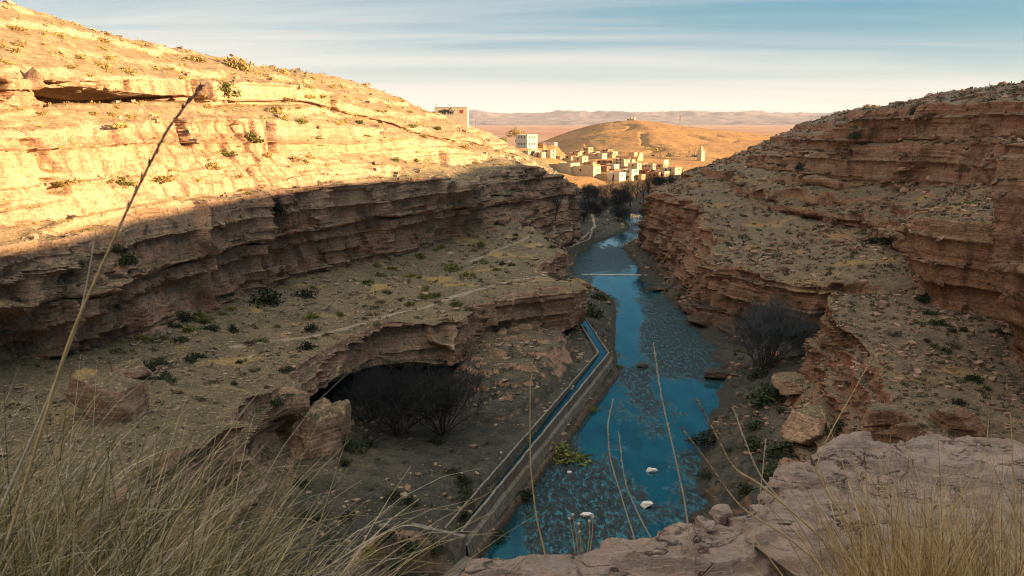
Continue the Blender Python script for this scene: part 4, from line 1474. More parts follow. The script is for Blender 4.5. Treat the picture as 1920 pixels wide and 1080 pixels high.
def tree(loc, meshes, label, group=None, name="bare_tree", sc=1.0, cat="tree"):
    root = empty(name, loc, label, cat, group, random.uniform(0, 6.28), sc)
    link(bpy.data.objects.new("trunk", meshes[0]), root)
    link(bpy.data.objects.new("crown", meshes[1]), root)
    return root


WILLOW = tree_meshes(5, 7.5, .75, 3, M['bark'], M['twig_blue'], stems=22, thick=.02, kids=(6, 7, 6), up=.6)
THICK = [tree_meshes(20 + i, 6.0, .9, 3, M['bark'], M['twig_dark'], stems=14, thick=.02, kids=(6, 6, 6), up=.4) for i in range(2)]
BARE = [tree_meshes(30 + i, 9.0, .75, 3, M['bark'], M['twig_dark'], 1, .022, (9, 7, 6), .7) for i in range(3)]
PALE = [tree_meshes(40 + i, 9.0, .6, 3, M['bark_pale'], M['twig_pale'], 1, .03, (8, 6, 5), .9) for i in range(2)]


def at_px(px, py, y=None):
    h = hit(px, py)
    if h and (y is None or abs(h[0].y - y) < .15 * y):
        return h[0]
    q = P(px, py, y or 100)
    g, _ = down(q[0], q[1], q[2] + 8)
    return g


tree(at_px(1432, 690, 106), WILLOW, "big round bare willow thicket under the right cliff", name="bare_willow", sc=1.45)
tree(at_px(1505, 690, 104), THICK[0], "smaller bare thicket right of the big round willow", name="bare_willow", sc=1.0)
for i, (a, b, s_, lb) in enumerate([(745, 815, 1.5, "wide dark leafless thicket in the mouth of the cave, left one"), (830, 812, 1.5, "wide dark leafless thicket in the mouth of the cave, right one"),
                                    (690, 790, 1.2, "small dark leafless thicket deepest in the cave")]):
    tree(at_px(a, b, 80), THICK[i % 2], lb, name="bare_thicket", sc=s_)
for i, (a, b, y, s_, k, lb) in enumerate([
        (1040, 462, 205, 1.0, 0, "dark bare tree against the foot of the far left cliff"), (1062, 455, 218, .8, 1, "smaller dark bare tree beside the retaining wall"),
        (1198, 470, 215, 1.35, 2, "tall dark bare tree with a straight trunk on the right river bank"),
        (1212, 462, 222, 1.0, 0, "dark bare tree close behind the tall straight one"),
        (1095, 400, 262, 1.0, 1, "bare tree at the corner of the far left cliff"), (1118, 398, 285, 1.1, 2, "bare tree in the dark grove, first beyond the cliff corner"),
        (1138, 395, 295, 1.0, 0, "bare tree in the dark grove, second beyond the cliff corner"), (1160, 392, 305, 1.1, 1, "bare tree in the middle of the dark grove"),
        (1182, 392, 312, 1.15, 2, "bare tree in the dark grove above the far bend of the river"), (1205, 392, 318, 1.1, 0, "bare tree at the right end of the dark grove"),
        (1128, 378, 330, 1.0, 1, "bare tree at the back of the dark grove, left side"), (1150, 376, 345, 1.1, 2, "bare tree at the back of the dark grove, middle"),
        (1175, 374, 350, 1.0, 0, "bare tree at the back of the dark grove, right side"), (1215, 374, 345, 1.0, 1, "bare tree at the back of the dark grove beside the right cliff"),
        (1107, 388, 300, 1.0, 0, "low bare tree filling the gap beside the far left cliff"), (1192, 380, 335, 1.1, 1, "bare tree between the grove and the right cliff")]):
    q = P(a, b, y)
    g, _ = down(q[0], q[1], 12)
    tree(g, BARE[k], lb, sc=s_)
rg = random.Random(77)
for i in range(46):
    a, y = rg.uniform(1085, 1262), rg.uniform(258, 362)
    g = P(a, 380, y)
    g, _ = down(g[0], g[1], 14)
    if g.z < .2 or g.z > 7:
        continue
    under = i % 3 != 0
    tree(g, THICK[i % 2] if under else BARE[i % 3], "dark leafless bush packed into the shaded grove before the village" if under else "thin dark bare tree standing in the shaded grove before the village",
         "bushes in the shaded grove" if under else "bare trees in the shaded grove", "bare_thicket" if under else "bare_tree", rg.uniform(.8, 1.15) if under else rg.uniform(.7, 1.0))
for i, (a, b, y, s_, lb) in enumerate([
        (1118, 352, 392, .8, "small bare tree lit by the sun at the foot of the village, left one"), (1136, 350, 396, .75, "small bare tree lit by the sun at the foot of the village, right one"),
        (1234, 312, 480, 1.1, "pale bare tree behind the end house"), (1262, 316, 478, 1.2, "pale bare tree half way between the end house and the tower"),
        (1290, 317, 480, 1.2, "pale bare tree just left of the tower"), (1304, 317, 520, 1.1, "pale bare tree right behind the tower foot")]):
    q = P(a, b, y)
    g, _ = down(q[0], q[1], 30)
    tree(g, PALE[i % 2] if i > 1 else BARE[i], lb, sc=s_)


def leafy_tree(loc, h, w, mat, label, seed, group=None):
    root = empty("leafy_tree", loc, label, "tree", group)
    m = MB()
    m.tube([(0, 0, -.5), (.05 * h, 0, .3 * h), (0, .05 * h, .55 * h)], [.05 * h, .035 * h, .02 * h], 6)
    m.tube([(.03 * h, 0, .25 * h), (.2 * w, .1 * w, .55 * h)], [.025 * h, .012 * h], 5)
    m.build("trunk", M['bark'], root)
    r = np.random.default_rng(seed)
    n, k = 700, 22
    ct = r.normal(size=(k, 3)) * np.array([.32 * w, .32 * w, .2 * h]) + np.array([0, 0, .62 * h])
    c = ct[r.integers(0, k, n)] + r.normal(size=(n, 3)) * .11 * w
    a = r.normal(size=(n, 3))
    a /= np.linalg.norm(a, axis=1, keepdims=True)
    b = np.cross(a, r.normal(size=(n, 3)))
    b /= np.linalg.norm(b, axis=1, keepdims=True)
    z = .07 * w
    V = np.stack([c - a * z, c - b * z * .6, c + a * z, c + b * z * .6], 1)
    link(bpy.data.objects.new("crown", np_mesh("crown", V, np.arange(n * 4).reshape(-1, 4), mat, smooth=False)), root)
    return root


M['leaf_yellow'] = mat_leaf("autumn_leaf", (0.30, 0.20, 0.03), (0.50, 0.34, 0.06))

# ---------------------------------------------------------------- the village
M['plaster_white'] = simple("white_plaster", (0.60, 0.51, 0.38), .08, .6, .9, .2)
M['plaster_cream'] = simple("cream_plaster", (0.54, 0.40, 0.25), .12, .6, .9, .2)
M['adobe'] = simple("adobe", (0.48, 0.31, 0.17), .15, .6, .95, .3)
M['adobe_red'] = simple("red_adobe", (0.34, 0.16, 0.08), .15, .6, .95, .3)
M['roof_earth'] = simple("earth_roof", (0.36, 0.25, 0.16), .15, .8, .95, .3)
M['opening'] = simple("dark_opening", (0.03, 0.022, 0.018), .1, 1, .8)
M['door_wood'] = simple("door_wood", (0.18, 0.08, 0.035), .2, 2, .8)
VG = "flat-roofed houses of the village"


def house(px, py, wpx, hpx, y, rz, mat, label, depth=.8, win=(2, 1), door=True, base=None, group=VG):
    """a flat-roofed house whose near corner area stands at pixel (px, py), wpx x hpx in size"""
    q = P(px, py, y)
    d = proj(q)[2]
    w, h = wpx * d / F, hpx * d / F
    dp = w * depth
    g, _ = down(q[0], q[1], q[2] + 25)
    z = g.z if base is None else base
    z = q[2]
    root = empty("house", (q[0], q[1], z), label, "house", group, rz)
    m = MB()
    t = .3
    ph = .45
    m.box(-w / 2, w / 2, 0, dp, -2.5, h - ph)
    m.box(-w / 2, w / 2, 0, t, h - ph, h)
    m.box(-w / 2, w / 2, dp - t, dp, h - ph, h)
    m.box(-w / 2, -w / 2 + t, t, dp - t, h - ph, h)
    m.box(w / 2 - t, w / 2, t, dp - t, h - ph, h)
    m.build("wall", mat, root)
    m = MB()
    m.box(-w / 2 + t, w / 2 - t, t, dp - t, h - ph, h - ph + .06)
    m.build("roof", M['roof_earth'], root)
    nx, nz = win
    for k in range(nz):
        for i in range(nx):
            wx = -w / 2 + w * (i + 1) / (nx + 1)
            wz = h * (.5 if nz == 1 else (.22 + .5 * k))
            ww = min(.45, w * .09)
            m = MB()
            m.box(wx - ww, wx + ww, -.03, .1, wz, wz + ww * 2.2)
            m.build("window", M['opening'], root)
            # and on the side that faces the sun
            m = MB()
            sy = dp * (i + 1) / (nx + 1)
            m.box(w / 2 - .1, w / 2 + .03, sy - ww, sy + ww, wz, wz + ww * 2.2)
            m.build("window", M['opening'], root)
    if door:
        m = MB()
        m.box(-w * .12, -w * .12 + min(1.1, w * .2), -.04, .1, 0, min(2.1, h * .6))
        m.build("door", M['door_wood'], root)
    return root


A45 = math.radians(-45)
HOUSES = [
    (978, 277, 27, 29, 418, math.radians(-52), 'plaster_white', "large three-storey white block with rows of small windows above the village", .75, (3, 2), False),
    (1004, 277, 26, 9, 425, -.5, 'adobe_red', "long low brown wall-like house joined to the white three-storey block", .4, (2, 1), False),
    (1028, 272, 22, 6, 440, -.5, 'plaster_white', "long low white shed right of the brown house on the slope", .4, (0, 1), False),
    (984, 289, 12, 8, 400, -.6, 'plaster_cream', "tiny cream house just below the white three-storey block", .8, (1, 1), False),
    (998, 292, 13, 11, 402, -.8, 'plaster_white', "small white house with two windows below the brown house", .8, (2, 1), True),
    (1008, 296, 15, 12, 400, -.6, 'plaster_cream', "cream house with a sloping front at the upper left of the village", .8, (1, 1), True),
    (1024, 296, 18, 18, 405, -.75, 'plaster_cream', "tall cream house with a dark gap beside it at the upper left of the village", .7, (1, 2), False),
    (1040, 300, 20, 8, 412, -.5, 'adobe', "low adobe house behind the tall cream one", .8, (2, 1), False),
    (1060, 300, 20, 9, 420, -.6, 'adobe', "low adobe house with a flat roof in the upper row of the village", .8, (2, 1), False),
    (1083, 307, 18, 16, 410, -.75, 'plaster_cream', "cream house with one round dark window in the middle row", .8, (1, 1), False),
    (1058, 324, 26, 22, 388, -.8, 'plaster_cream', "big pale windowless house at the left end of the lower row", .8, (0, 1), False),
    (1088, 330, 46, 22, 384, -.62, 'plaster_cream', "widest pale house with a long blank wall in the lower row", .5, (1, 1), False),
    (1118, 298, 20, 12, 425, -.6, 'plaster_cream', "pale house above the dark open shed in the upper row", .8, (1, 1), False),
    (1128, 309, 24, 9, 414, -.4, 'adobe_red', "dark open-fronted shed in the middle of the village", .7, (2, 1), False),
    (1124, 323, 24, 13, 398, -.5, 'adobe_red', "red-brown adobe house beside the widest pale house", .7, (2, 1), True),
    (1144, 318, 16, 12, 402, -.7, 'plaster_white', "small white house behind the red-brown adobe house", .8, (1, 1), False),
    (1160, 310, 20, 14, 412, -.7, 'plaster_cream', "pale two-storey house in the middle of the upper row", .8, (2, 2), False),
    (1150, 340, 22, 20, 380, -.7, 'plaster_white', "bright white house with a brown door at the front of the village", .8, (1, 1), True),
    (1174, 338, 20, 24, 384, -.75, 'plaster_white', "tallest white house at the front of the village", .9, (2, 2), True),
    (1186, 318, 16, 14, 404, -.7, 'plaster_cream', "cream house behind the tallest white house", .8, (1, 1), False),
    (1198, 314, 16, 10, 414, -.6, 'adobe', "adobe house with a small turret-like store in the upper row", .8, (1, 1), False),
    (1194, 339, 16, 14, 384, -.6, 'adobe', "adobe house with an arched dark doorway right of the tallest white house", .8, (1, 1), True),
    (1208, 330, 18, 14, 396, -.6, 'adobe_red', "brown house with a row of dark openings in the front row", .8, (3, 1), True),
    (1222, 337, 22, 17, 388, -.55, 'adobe_red', "brown house with two doors in the front row near the end house", .7, (2, 1), True),
    (1214, 318, 18, 11, 410, -.6, 'plaster_cream', "cream flat house set back behind the brown front houses", .8, (2, 1), False),
    (1236, 338, 18, 20, 390, -.7, 'plaster_cream', "cream house with three slit windows next to the end house", .8, (3, 1), False),
    (1252, 336, 24, 26, 394, -.75, 'plaster_cream', "two-storey cream end house with a dark upper window at the right of the village", .8, (2, 2), True),
    (1232, 318, 20, 12, 412, -.5, 'adobe', "adobe house with sloping roof line behind the end house", .8, (2, 1), False),
    (1272, 332, 14, 16, 402, -.6, 'adobe_red', "last small brown house below the long garden wall", .8, (1, 1), False),
    (1104, 311, 14, 9, 408, -.6, 'adobe', "small adobe store between the round-windowed house and the shed", .8, (1, 1), False),
    (1075, 292, 16, 7, 440, -.6, 'adobe', "low ruinous adobe house at the top of the village slope", .8, (1, 1), False),
    (1096, 290, 14, 6, 446, -.6, 'adobe', "lowest-walled adobe ruin under the bare hill", .8, (1, 1), False),
    (1140, 296, 14, 8, 436, -.6, 'adobe', "small adobe house at the back of the village under the hill", .8, (1, 1), False),
]
HOUSES = [(a, b, w * 1.22, h * .84, *r_) for (a, b, w, h, *r_) in HOUSES]
HB = np.array([P(h_[0], h_[1], h_[4]) for h_ in HOUSES])


def village_fn(X, Y):
    w_ = 0
    s_ = 0
    for b in HB:
        k = 1.0 / (((X - b[0]) ** 2 + (Y - b[1]) ** 2) + 6.0) ** 2
        w_ = w_ + k
        s_ = s_ + k * b[2]
    z = s_ / w_ + .05
    edge = np.minimum(sstep(352, 378, Y), sstep(-22, 0, X)) * (1 - sstep(118, 150, X))
    return 0.8 + (z - 0.8) * edge - 3.0 * (1 - edge) * (Y > 380) + .25 * fbm(P3(X, Y, 6.), 3, 35) * edge


height_sheet("hillside", np.linspace(-24, 150, 170), np.linspace(350, 500, 150), village_fn, M['hill'])
bpy.context.view_layer.update()
for h_ in HOUSES:
    house(h_[0], h_[1], h_[2], h_[3], h_[4], h_[5], M[h_[6]], h_[7], h_[8], h_[9], h_[10])


def minaret():
    q = P(1313, 317, 470)
    root = empty("minaret", (q[0], q[1], q[2]), "tall square pale minaret at the right end of the village", "tower", None, math.radians(-50))
    m = MB()
    w = 1.55
    m.box(-w, w, -w, w, -8, 10.4)
    for sx in (-1, 1):
        for sy in (-1, 1):
            m.box(sx * w - .25 * (sx > 0) * 2 + (0 if sx > 0 else 0), sx * w + (.5 if sx < 0 else 0), sy * w - (.5 if sy > 0 else 0), sy * w + (.5 if sy < 0 else 0), 10.4, 10.9)
    m.build("shaft", M['plaster_cream'], root)
    m = MB()
    m.box(-w - .12, w + .12, -w - .12, w + .12, 9.3, 9.55)
    m.build("cornice", M['plaster_white'], root)
    m = MB()
    m.box(-.75, .75, -.75, .75, 10.4, 12.6)
    m.tube([(0, 0, 12.6), (0, 0, 12.9), (0, 0, 13.3), (0, 0, 13.6)], [.72, .6, .3, .02], 8)
    m.build("lantern", M['plaster_cream'], root)
    m = MB()
    m.tube([(0, 0, 13.4), (0, 0, 14.9)], [.06, .04], 4)
    m.build("finial", M['opening'], root)
    for k in range(2):
        m = MB()
        m.box(w - .1, w + .03, -.25, .25, 3 + 3 * k, 4 + 3 * k)
        m.build("window", M['opening'], root)


rv = random.Random(19)
for i in range(26):
    py = rv.uniform(284, 334)
    px = rv.uniform(1040 + max(0, py - 300) * .9, 1262)
    yy = 384 + (338 - py) * 1.35 + rv.uniform(-4, 4)
    mt = rv.choice(['plaster_cream', 'adobe', 'adobe', 'adobe_red'])
    house(px, py, rv.uniform(11, 19), rv.uniform(6, 10), yy, rv.uniform(-.9, -.4), M[mt],
          {'plaster_cream': "small cream house packed in among the village houses", 'adobe': "small brown adobe house packed in among the village houses", 'adobe_red': "small red-brown house packed in among the village houses"}[mt],
          .9, (rv.choice([0, 1, 2]), 1), False, None, {'plaster_cream': "small cream houses of the village", 'adobe': "small adobe houses of the village", 'adobe_red': "small red-brown houses of the village"}[mt])
for i in range(24):
    py = rv.uniform(290, 338)
    px = rv.uniform(1035 + max(0, py - 300) * .9, 1265)
    yy = 384 + (338 - py) * 1.35
    a = Vector(P(px, py, yy))
    ang = rv.choice([-.6, .97]) + rv.uniform(-.2, .2)
    b = a + Vector((math.cos(ang), math.sin(ang), 0)) * rv.uniform(4, 9)
    m = MB()
    m.bar(a, b, .35, a.z - 3, a.z - 3, a.z + rv.uniform(.9, 1.5), a.z + rv.uniform(.9, 1.5))
    tag(m.build("yard_wall", M[rv.choice(['adobe', 'adobe', 'plaster_cream'])]), "low earthen yard wall between the village houses", "wall", "low yard walls between the village houses")
minaret()
q0, q1 = P(1266, 318, 470), P(1345, 319, 470)
m = MB()
m.bar(q0, q1, .4, 0, 0, q0[2] + .6, q1[2] + .6)
tag(m.build("garden_wall", M['plaster_cream']), "long low garden wall running to the minaret", "wall")


def hill_house():
    g = at_px(846, 224, 300)
    d = proj(g)[2]
    w, h = 62 * d / F, 15 * d / F
    root = empty("hill_house", (g.x, g.y, g.z + 1.3), "long white house with dark horse murals on the left hilltop", "house", None, math.radians(-2))
    m = MB()
    m.box(-w / 2, w / 2, 0, w * .35, -4.5, h)
    m.build("wall", M['plaster_white'], root)
    m = MB()
    m.box(-w / 2 - .1, w / 2 + .1, -.1, w * .35 + .1, h, h + .15)
    m.build("roof", M['plaster_white'], root)
    mm = MB()
    for k, (ox, s_) in enumerate([(-.36, 1.1), (-.27, .8), (-.2, 1.25), (-.1, .85), (-.02, .8)]):
        X0 = ox * w
        b = h * .62 * s_
        zz = h * .16
        mm.box(X0, X0 + .75 * b, -.04, -.001, zz + .42 * b, zz + .72 * b)
        for lx in (.02, .16, .52, .66):
            mm.box(X0 + lx * b, X0 + (lx + .08) * b, -.04, -.001, zz, zz + .42 * b)
        mm.add([(X0 + .66 * b, -.04, zz + .55 * b), (X0 + .78 * b, -.04, zz + .6 * b), (X0 + .98 * b, -.04, zz + 1.0 * b), (X0 + .84 * b, -.04, zz + .98 * b)], [(0, 1, 2, 3)])
        mm.box(X0 + .84 * b, X0 + 1.12 * b, -.04, -.001, zz + .86 * b, zz + .99 * b)
        mm.box(X0 - .1 * b, X0, -.04, -.001, zz + .3 * b, zz + .66 * b)
    mm.build("mural", M['opening'], root)
    m = MB()
    m.box(w * .27, w * .37, -.05, -.001, h * .3, h * .72)
    m.build("sign", simple("red_paint", (0.42, 0.07, 0.035), .1, 1), root)
    m = MB()
    m.tube([(-w * .45, w * .1, h), (-w * .45, w * .1, h + 1.4)], [.07, .05], 4)
    m.build("chimney", M['opening'], root)


hill_house()


def ruin():
    q = P(1186, 226, 700)
    root = empty("ruin", (q[0], q[1], q[2] - .3), "broken pale ruin standing on top of the bare hill", "ruin", None, -.5)
    m = MB()
    m.box(-2.3, 2.3, -1.5, 1.5, -2, 2.0)
    m.box(-2.3, -.8, -1.5, 1.5, 2.0, 2.7)
    m.box(1.2, 2.3, -1.5, .5, 2.0, 2.9)
    m.build("wall", M['plaster_cream'], root)
    m = MB()
    m.box(-4.6, -3.4, -.6, .6, -2, 1.6)
    m.build("fallen_corner", M['adobe_red'], root)


ruin()
M['metal'] = simple("grey_metal", (0.16, 0.15, 0.15), .1, 1, .6)


def mast(px, py, hpx, y, label, wd=.09, arm=0.0, lattice=False, name="utility_pole"):
    q = P(px, py, y)
    d = proj(q)[2]
    h = hpx * d / F
    root = empty(name, q, label, "pole", None, .3)
    m = MB()
    if lattice:
        b = h * .09
        for sx in (-1, 1):
            for sy in (-1, 1):
                m.tube([(sx * b, sy * b, -2), (sx * b * .35, sy * b * .35, h)], [wd, wd * .7], 4)
        for k in range(6):
            z0, z1 = h * k / 6, h * (k + 1) / 6
            f0, f1 = b * (1 - .65 * k / 6), b * (1 - .65 * (k + 1) / 6)
            for s_ in (-1, 1):
                m.tube([(-f0 * s_, -f0, z0), (f1 * s_, -f1, z1)], [wd * .5] * 2, 3)
                m.tube([(-f0 * s_, f0, z0), (f1 * s_, f1, z1)], [wd * .5] * 2, 3)
    else:
        m.tube([(0, 0, -2), (0, 0, h)], [wd, wd * .7], 6)
    m.build("shaft", M['metal'], root)
    if arm:
        m = MB()
        m.box(-arm, arm, -.08, .08, h * .88, h * .9)
        m.build("crossarm", M['metal'], root)


mast(1275, 238, 21, 690, "lattice pylon on the ridge of the bare hill", .16, 1.6, True, "pylon")
mast(892, 236, 14, 330, "thin pale pole on the slope right of the mural house", .06, .5)
mast(996, 258, 16, 430, "thin mast behind the white three-storey block", .07, .5)
mast(1007, 268, 16, 430, "lamp post on the brown house side of the white block", .07, .9)
mast(1117, 272, 16, 470, "wooden pole leaning on the hillside behind the village", .09, .6)
q = P(967, 260, 455)
leafy_tree(Vector(q) - Vector((0, 0, 1.5)), 7.0, 5.0, M['leaf_yellow'], "round yellow autumn tree behind the white three-storey block", 3)
for i, (a, b, y, h_, w_, mt, lb) in enumerate([(943, 268, 380, 3, 4, 'leaf_green', "low olive tree on the slope left of the white three-storey block"),
                                              (1222, 306, 500, 5.5, 5, 'leaf_dark', "dark evergreen tree behind the village, left of the grove"),
                                              (1250, 306, 505, 5.5, 7, 'leaf_dark', "wide dark evergreen tree behind the end house"),
                                              (1274, 312, 515, 6, 7, 'leaf_grey', "grey tree between the wide evergreen and the tower"),
                                              (1232, 292, 560, 5, 8, 'leaf_gold', "pale golden tree at the foot of the bare hill"),
                                              (1297, 306, 520, 6, 6, 'leaf_grey', "grey tree just left of the minaret")]):
    qq = Vector(P(a, b, y))
    leafy_tree(qq - Vector((0, 0, .6)), h_, w_, M[mt], lb, 10 + i)


# ---------------------------------------------------------------- the near rocks
def slab(name, stations, subs, seed, label, amp=1.0):
    A = np.array(stations, float)
    t = np.concatenate([[0], np.cumsum(np.linalg.norm(np.diff(A[:, 1], axis=0), axis=1))])
    ti = np.linspace(0, t[-1], 420)
    rows = [pchip(t, A[:, r], ti) for r in range(A.shape[1])]
    V = rows_to_grid(rows, subs)
    V = smooth_rows(V, 3)
    du, dv = np.gradient(V, axis=0), np.gradient(V, axis=1)
    nn = np.cross(du, dv)
    nn /= np.linalg.norm(nn, axis=-1, keepdims=True) + 1e-9
    nn = np.where(nn[..., 2:].mean() < 0, -nn, nn)
    d = .05 * fbm(V / .9, 3, seed) + .085 * fbm(V / np.array([.42, .22, .12]), 5, seed + 3, .66) + .022 * fbm(V / np.array([.12, .05, .05]), 4, seed + 6, .7)
    flat = np.stack([V[..., 0] / .5, V[..., 1] / .5, V[..., 2] / .05], -1)
    d = d + .03 * vnoise(flat, seed + 8)
    st = np.abs(vnoise(V / np.array([.7, .35, .5]), seed + 11))
    d = d - .06 * (1 - sstep(0, .07, st)) * sstep(-.1, .2, fbm(V / .8, 2, seed + 14))
    hh = .34 * fbm(V / np.array([1.1, .6, .6]), 4, seed + 21, .55) + .02
    st_ = .075
    d = d + .8 * (np.floor(hh / st_) * st_ + st_ * sstep(.72, .98, hh / st_ - np.floor(hh / st_))) - .05
    d = d * np.clip(ti / t[-1] / .10, 0, 1)[:, None]
    V = V + nn * (d * amp)[..., None]
    me = np_mesh(name, V, grid_faces(*V.shape[:2])[:, ::-1], M['slab'])
    o = link(bpy.data.objects.new(name, me))
    return tag(o, label, "rock") if label else tag(o, kind="structure")


def mat_slab():
    t = NT("slab_rock")
    p = t.pos()
    n1 = t.noise(p, 2.2, 6, .65)
    n2 = t.noise(p, 22.0, 6, .75)
    lam = t.noise(t.pos((1.0, 4.5, 12)), 3.2, 7, .7, .3)
    c = t.mix(t.ramp(n1, .35, .65), (0.70, 0.48, 0.37), (0.54, 0.40, 0.32))
    c = t.mix(t.ramp(lam, .52, .64, 0, .6), c, (0.66, 0.55, 0.46))
    c = t.mix(t.ramp(lam, .45, .36, 0, .55), c, (0.25, 0.175, 0.14))
    c = t.mix(t.ramp(t.noise(p, 2.3, 5, .6), .62, .68, 0, .7), c, (0.55, 0.26, 0.11))
    c = t.mix(t.ramp(n2, .58, .68, 0, .5), c, (0.12, 0.10, 0.085))
    c = t.mix(t.ramp(t.voro(p, 9.0), .10, .16, .55, 0.0), c, (0.46, 0.45, 0.42))
    ck = t.math('ABSOLUTE', t.math('SUBTRACT', t.noise(t.pos((.8, 1.6, 2)), 1.5, 4, .55, .5), .5))
    c = t.mix(t.ramp(ck, .0, .009, .85, 0.0), c, (0.07, 0.05, 0.045))
    h = t.math('ADD', t.math('MULTIPLY', n2, .5), t.math('ADD', n1, t.math('MULTIPLY', lam, 1.4)))
    h = t.math('ADD', h, t.ramp(ck, .0, .02, -.8, 0.0))
    return t.done(c, .95, t.bump(h, 1.0, .09))


M['slab'] = mat_slab()


def stn(rim, drop, fwd=.12, near=None, nearz=0.0, nx=0.0):
    """cross-section: foot below the rim, undercut, rim, top, near edge"""
    x, y, z = rim
    ny = near if near is not None else y - 2.0
    return [(x - .05, y - .25, z - drop - 3.0), (x - .02, y - .05, z - drop), (x, y + .06, z - .16), (x, y, z), (x + nx * .3, y - (y - ny) * .35, z + nearz * .4), (x + nx, ny, z + nearz)]


up_rim = [((1395, 1010), 3.55), ((1400, 990), 3.75), ((1415, 935), 4.1), ((1432, 895), 4.35), ((1470, 868), 4.7), ((1510, 850), 5.0), ((1580, 833), 5.4), ((1650, 822), 5.8), ((1720, 812), 6.1), ((1770, 812), 6.2), ((1850, 820), 6.2), ((1930, 832), 6.2), ((2150, 850), 6.0), ((2500, 880), 5.5)]
ST_ = []
for (pp, y) in up_rim:
    x, yy, z = P(pp[0], pp[1], y)
    ST_.append([(x - .1, y - .5, z - 2.5), (x + .02, y - .12, z - .8), (x - .01, y + .05, z - .22), (x, y, z), (x + .05 * y, y - .35 * (y - 1.5), z + .10), (x * .72 + .5, 1.5, 32.30), (x * .5 + .5, -1.5, 32.3)])
slab("rock_slab", ST_, [14, 22, 16, 70, 120, 20], 501, "broad grey-pink rock slab at the cliff edge, the upper one", .9)
lo_rim = [((780, 1260), 2.85), ((815, 1095), 3.05), ((900, 1060), 3.2), ((1000, 1043), 3.35), ((1080, 1035), 3.4), ((1170, 1015), 3.5), ((1210, 1003), 3.55), ((1250, 998), 3.6), ((1300, 990), 3.7), ((1350, 985), 3.75), ((1420, 975), 3.7), ((1520, 985), 3.6), ((1640, 1010), 3.4), ((1800, 1060), 3.1)]
ST_ = []
for (pp, y) in lo_rim:
    x, yy, z = P(pp[0], pp[1], y)
    ST_.append([(x - .1, y - .5, z - 2.5), (x, y - .1, z - .7), (x, y + .05, z - .16), (x, y, z), (x, y - .35 * (y - 1.3), z + .03), (x * .6 - .1, 1.2, 32.05), (x * .5, -1.5, 32.05)])
slab("rock_slab", ST_, [14, 20, 14, 60, 100, 16], 541, "low pinkish rock ledge in front of the broad slab", .9)
for i, (a, b, y, s_) in enumerate([(1318, 985, 3.75, .055), (1352, 968, 3.85, .07), (1390, 985, 3.8, .06), (1425, 968, 3.8, .05), (1470, 985, 3.75, .075), (1510, 998, 3.6, .06), (1545, 985, 3.6, .05), (1290, 1004, 3.6, .045)]):
    me = boulder_mesh("loose_rock", 140 + i, s_ * 1.5, s_, s_ * .7, M['slab'], 40, 15, .5, .14)
    o = link(bpy.data.objects.new("loose_rock", me))
    o.location = Vector(P(a, b, y)) + Vector((0, 0, .01))
    o.rotation_euler = (random.uniform(-.3, .3), random.uniform(-.3, .3), random.uniform(0, 6))
    tag(o, "broken chunk of pink rock wedged in the crevice between the two near slabs", "rock", "broken chunks in the slab crevice")
# ground the grass grows from, left
gx = np.linspace(-6, -.25, 110)
gy = np.linspace(-2, 3.3, 100)


def near_ground(X, Y):
    edge = 2.62 + .12 * np.sin(X * 2.3) - .10 * np.clip(X + 1.2, 0, 3)
    z = 31.98 + .09 * fbm(P3(X, Y, .7), 4, 61)
    return z - 6.0 * sstep(edge - .1, edge + .75, Y) - 3 * sstep(-.75, -.2, X) * sstep(1.0, 2.6, Y)


height_sheet("ground", gx, gy, near_ground, M['slab'])
bpy.context.view_layer.update()

# ---------------------------------------------------------------- grass
def mat_grass(name, cols, tr=0.0):
    t = NT(name)
    g = t.node("ShaderNodeNewGeometry")
    cr = t.node("ShaderNodeValToRGB")
    el = cr.color_ramp.elements
    el[0].position, el[0].color = 0, (*cols[0], 1)
    el[1].position, el[1].color = 1, (*cols[-1], 1)
    for i, c in enumerate(cols[1:-1]):
        e = el.new((i + 1) / (len(cols) - 1))
        e.color = (*c, 1)
    t.L.new(g.outputs["Random Per Island"], cr.inputs[0])
    n = t.noise(t.pos(), 6.0, 3)
    c = t.mix(1.0, cr.outputs[0], t.ramp(n, .3, .7, .75, 1.2), 'MULTIPLY')
    t.b.inputs["Specular IOR Level"].default_value = .2
    return t.done(c, .7)


M['grass_green'] = mat_grass("bunch_grass", [(0.075, 0.08, 0.03), (0.17, 0.16, 0.06), (0.32, 0.25, 0.10), (0.52, 0.39, 0.18), (0.62, 0.53, 0.37)])
M['grass_straw'] = mat_grass("straw_grass", [(0.20, 0.12, 0.055), (0.50, 0.32, 0.13), (0.74, 0.54, 0.27), (0.34, 0.21, 0.10)])
M['stalk'] = simple("dry_stalk", (0.50, 0.35, 0.16), .2, 20, .8, .1)
M['stalk_pale'] = simple("pale_stalk", (0.52, 0.42, 0.29), .2, 20, .8, .1)
M['seed_brown'] = simple("brown_seed_head", (0.20, 0.125, 0.085), .3, 60, .9, .1)


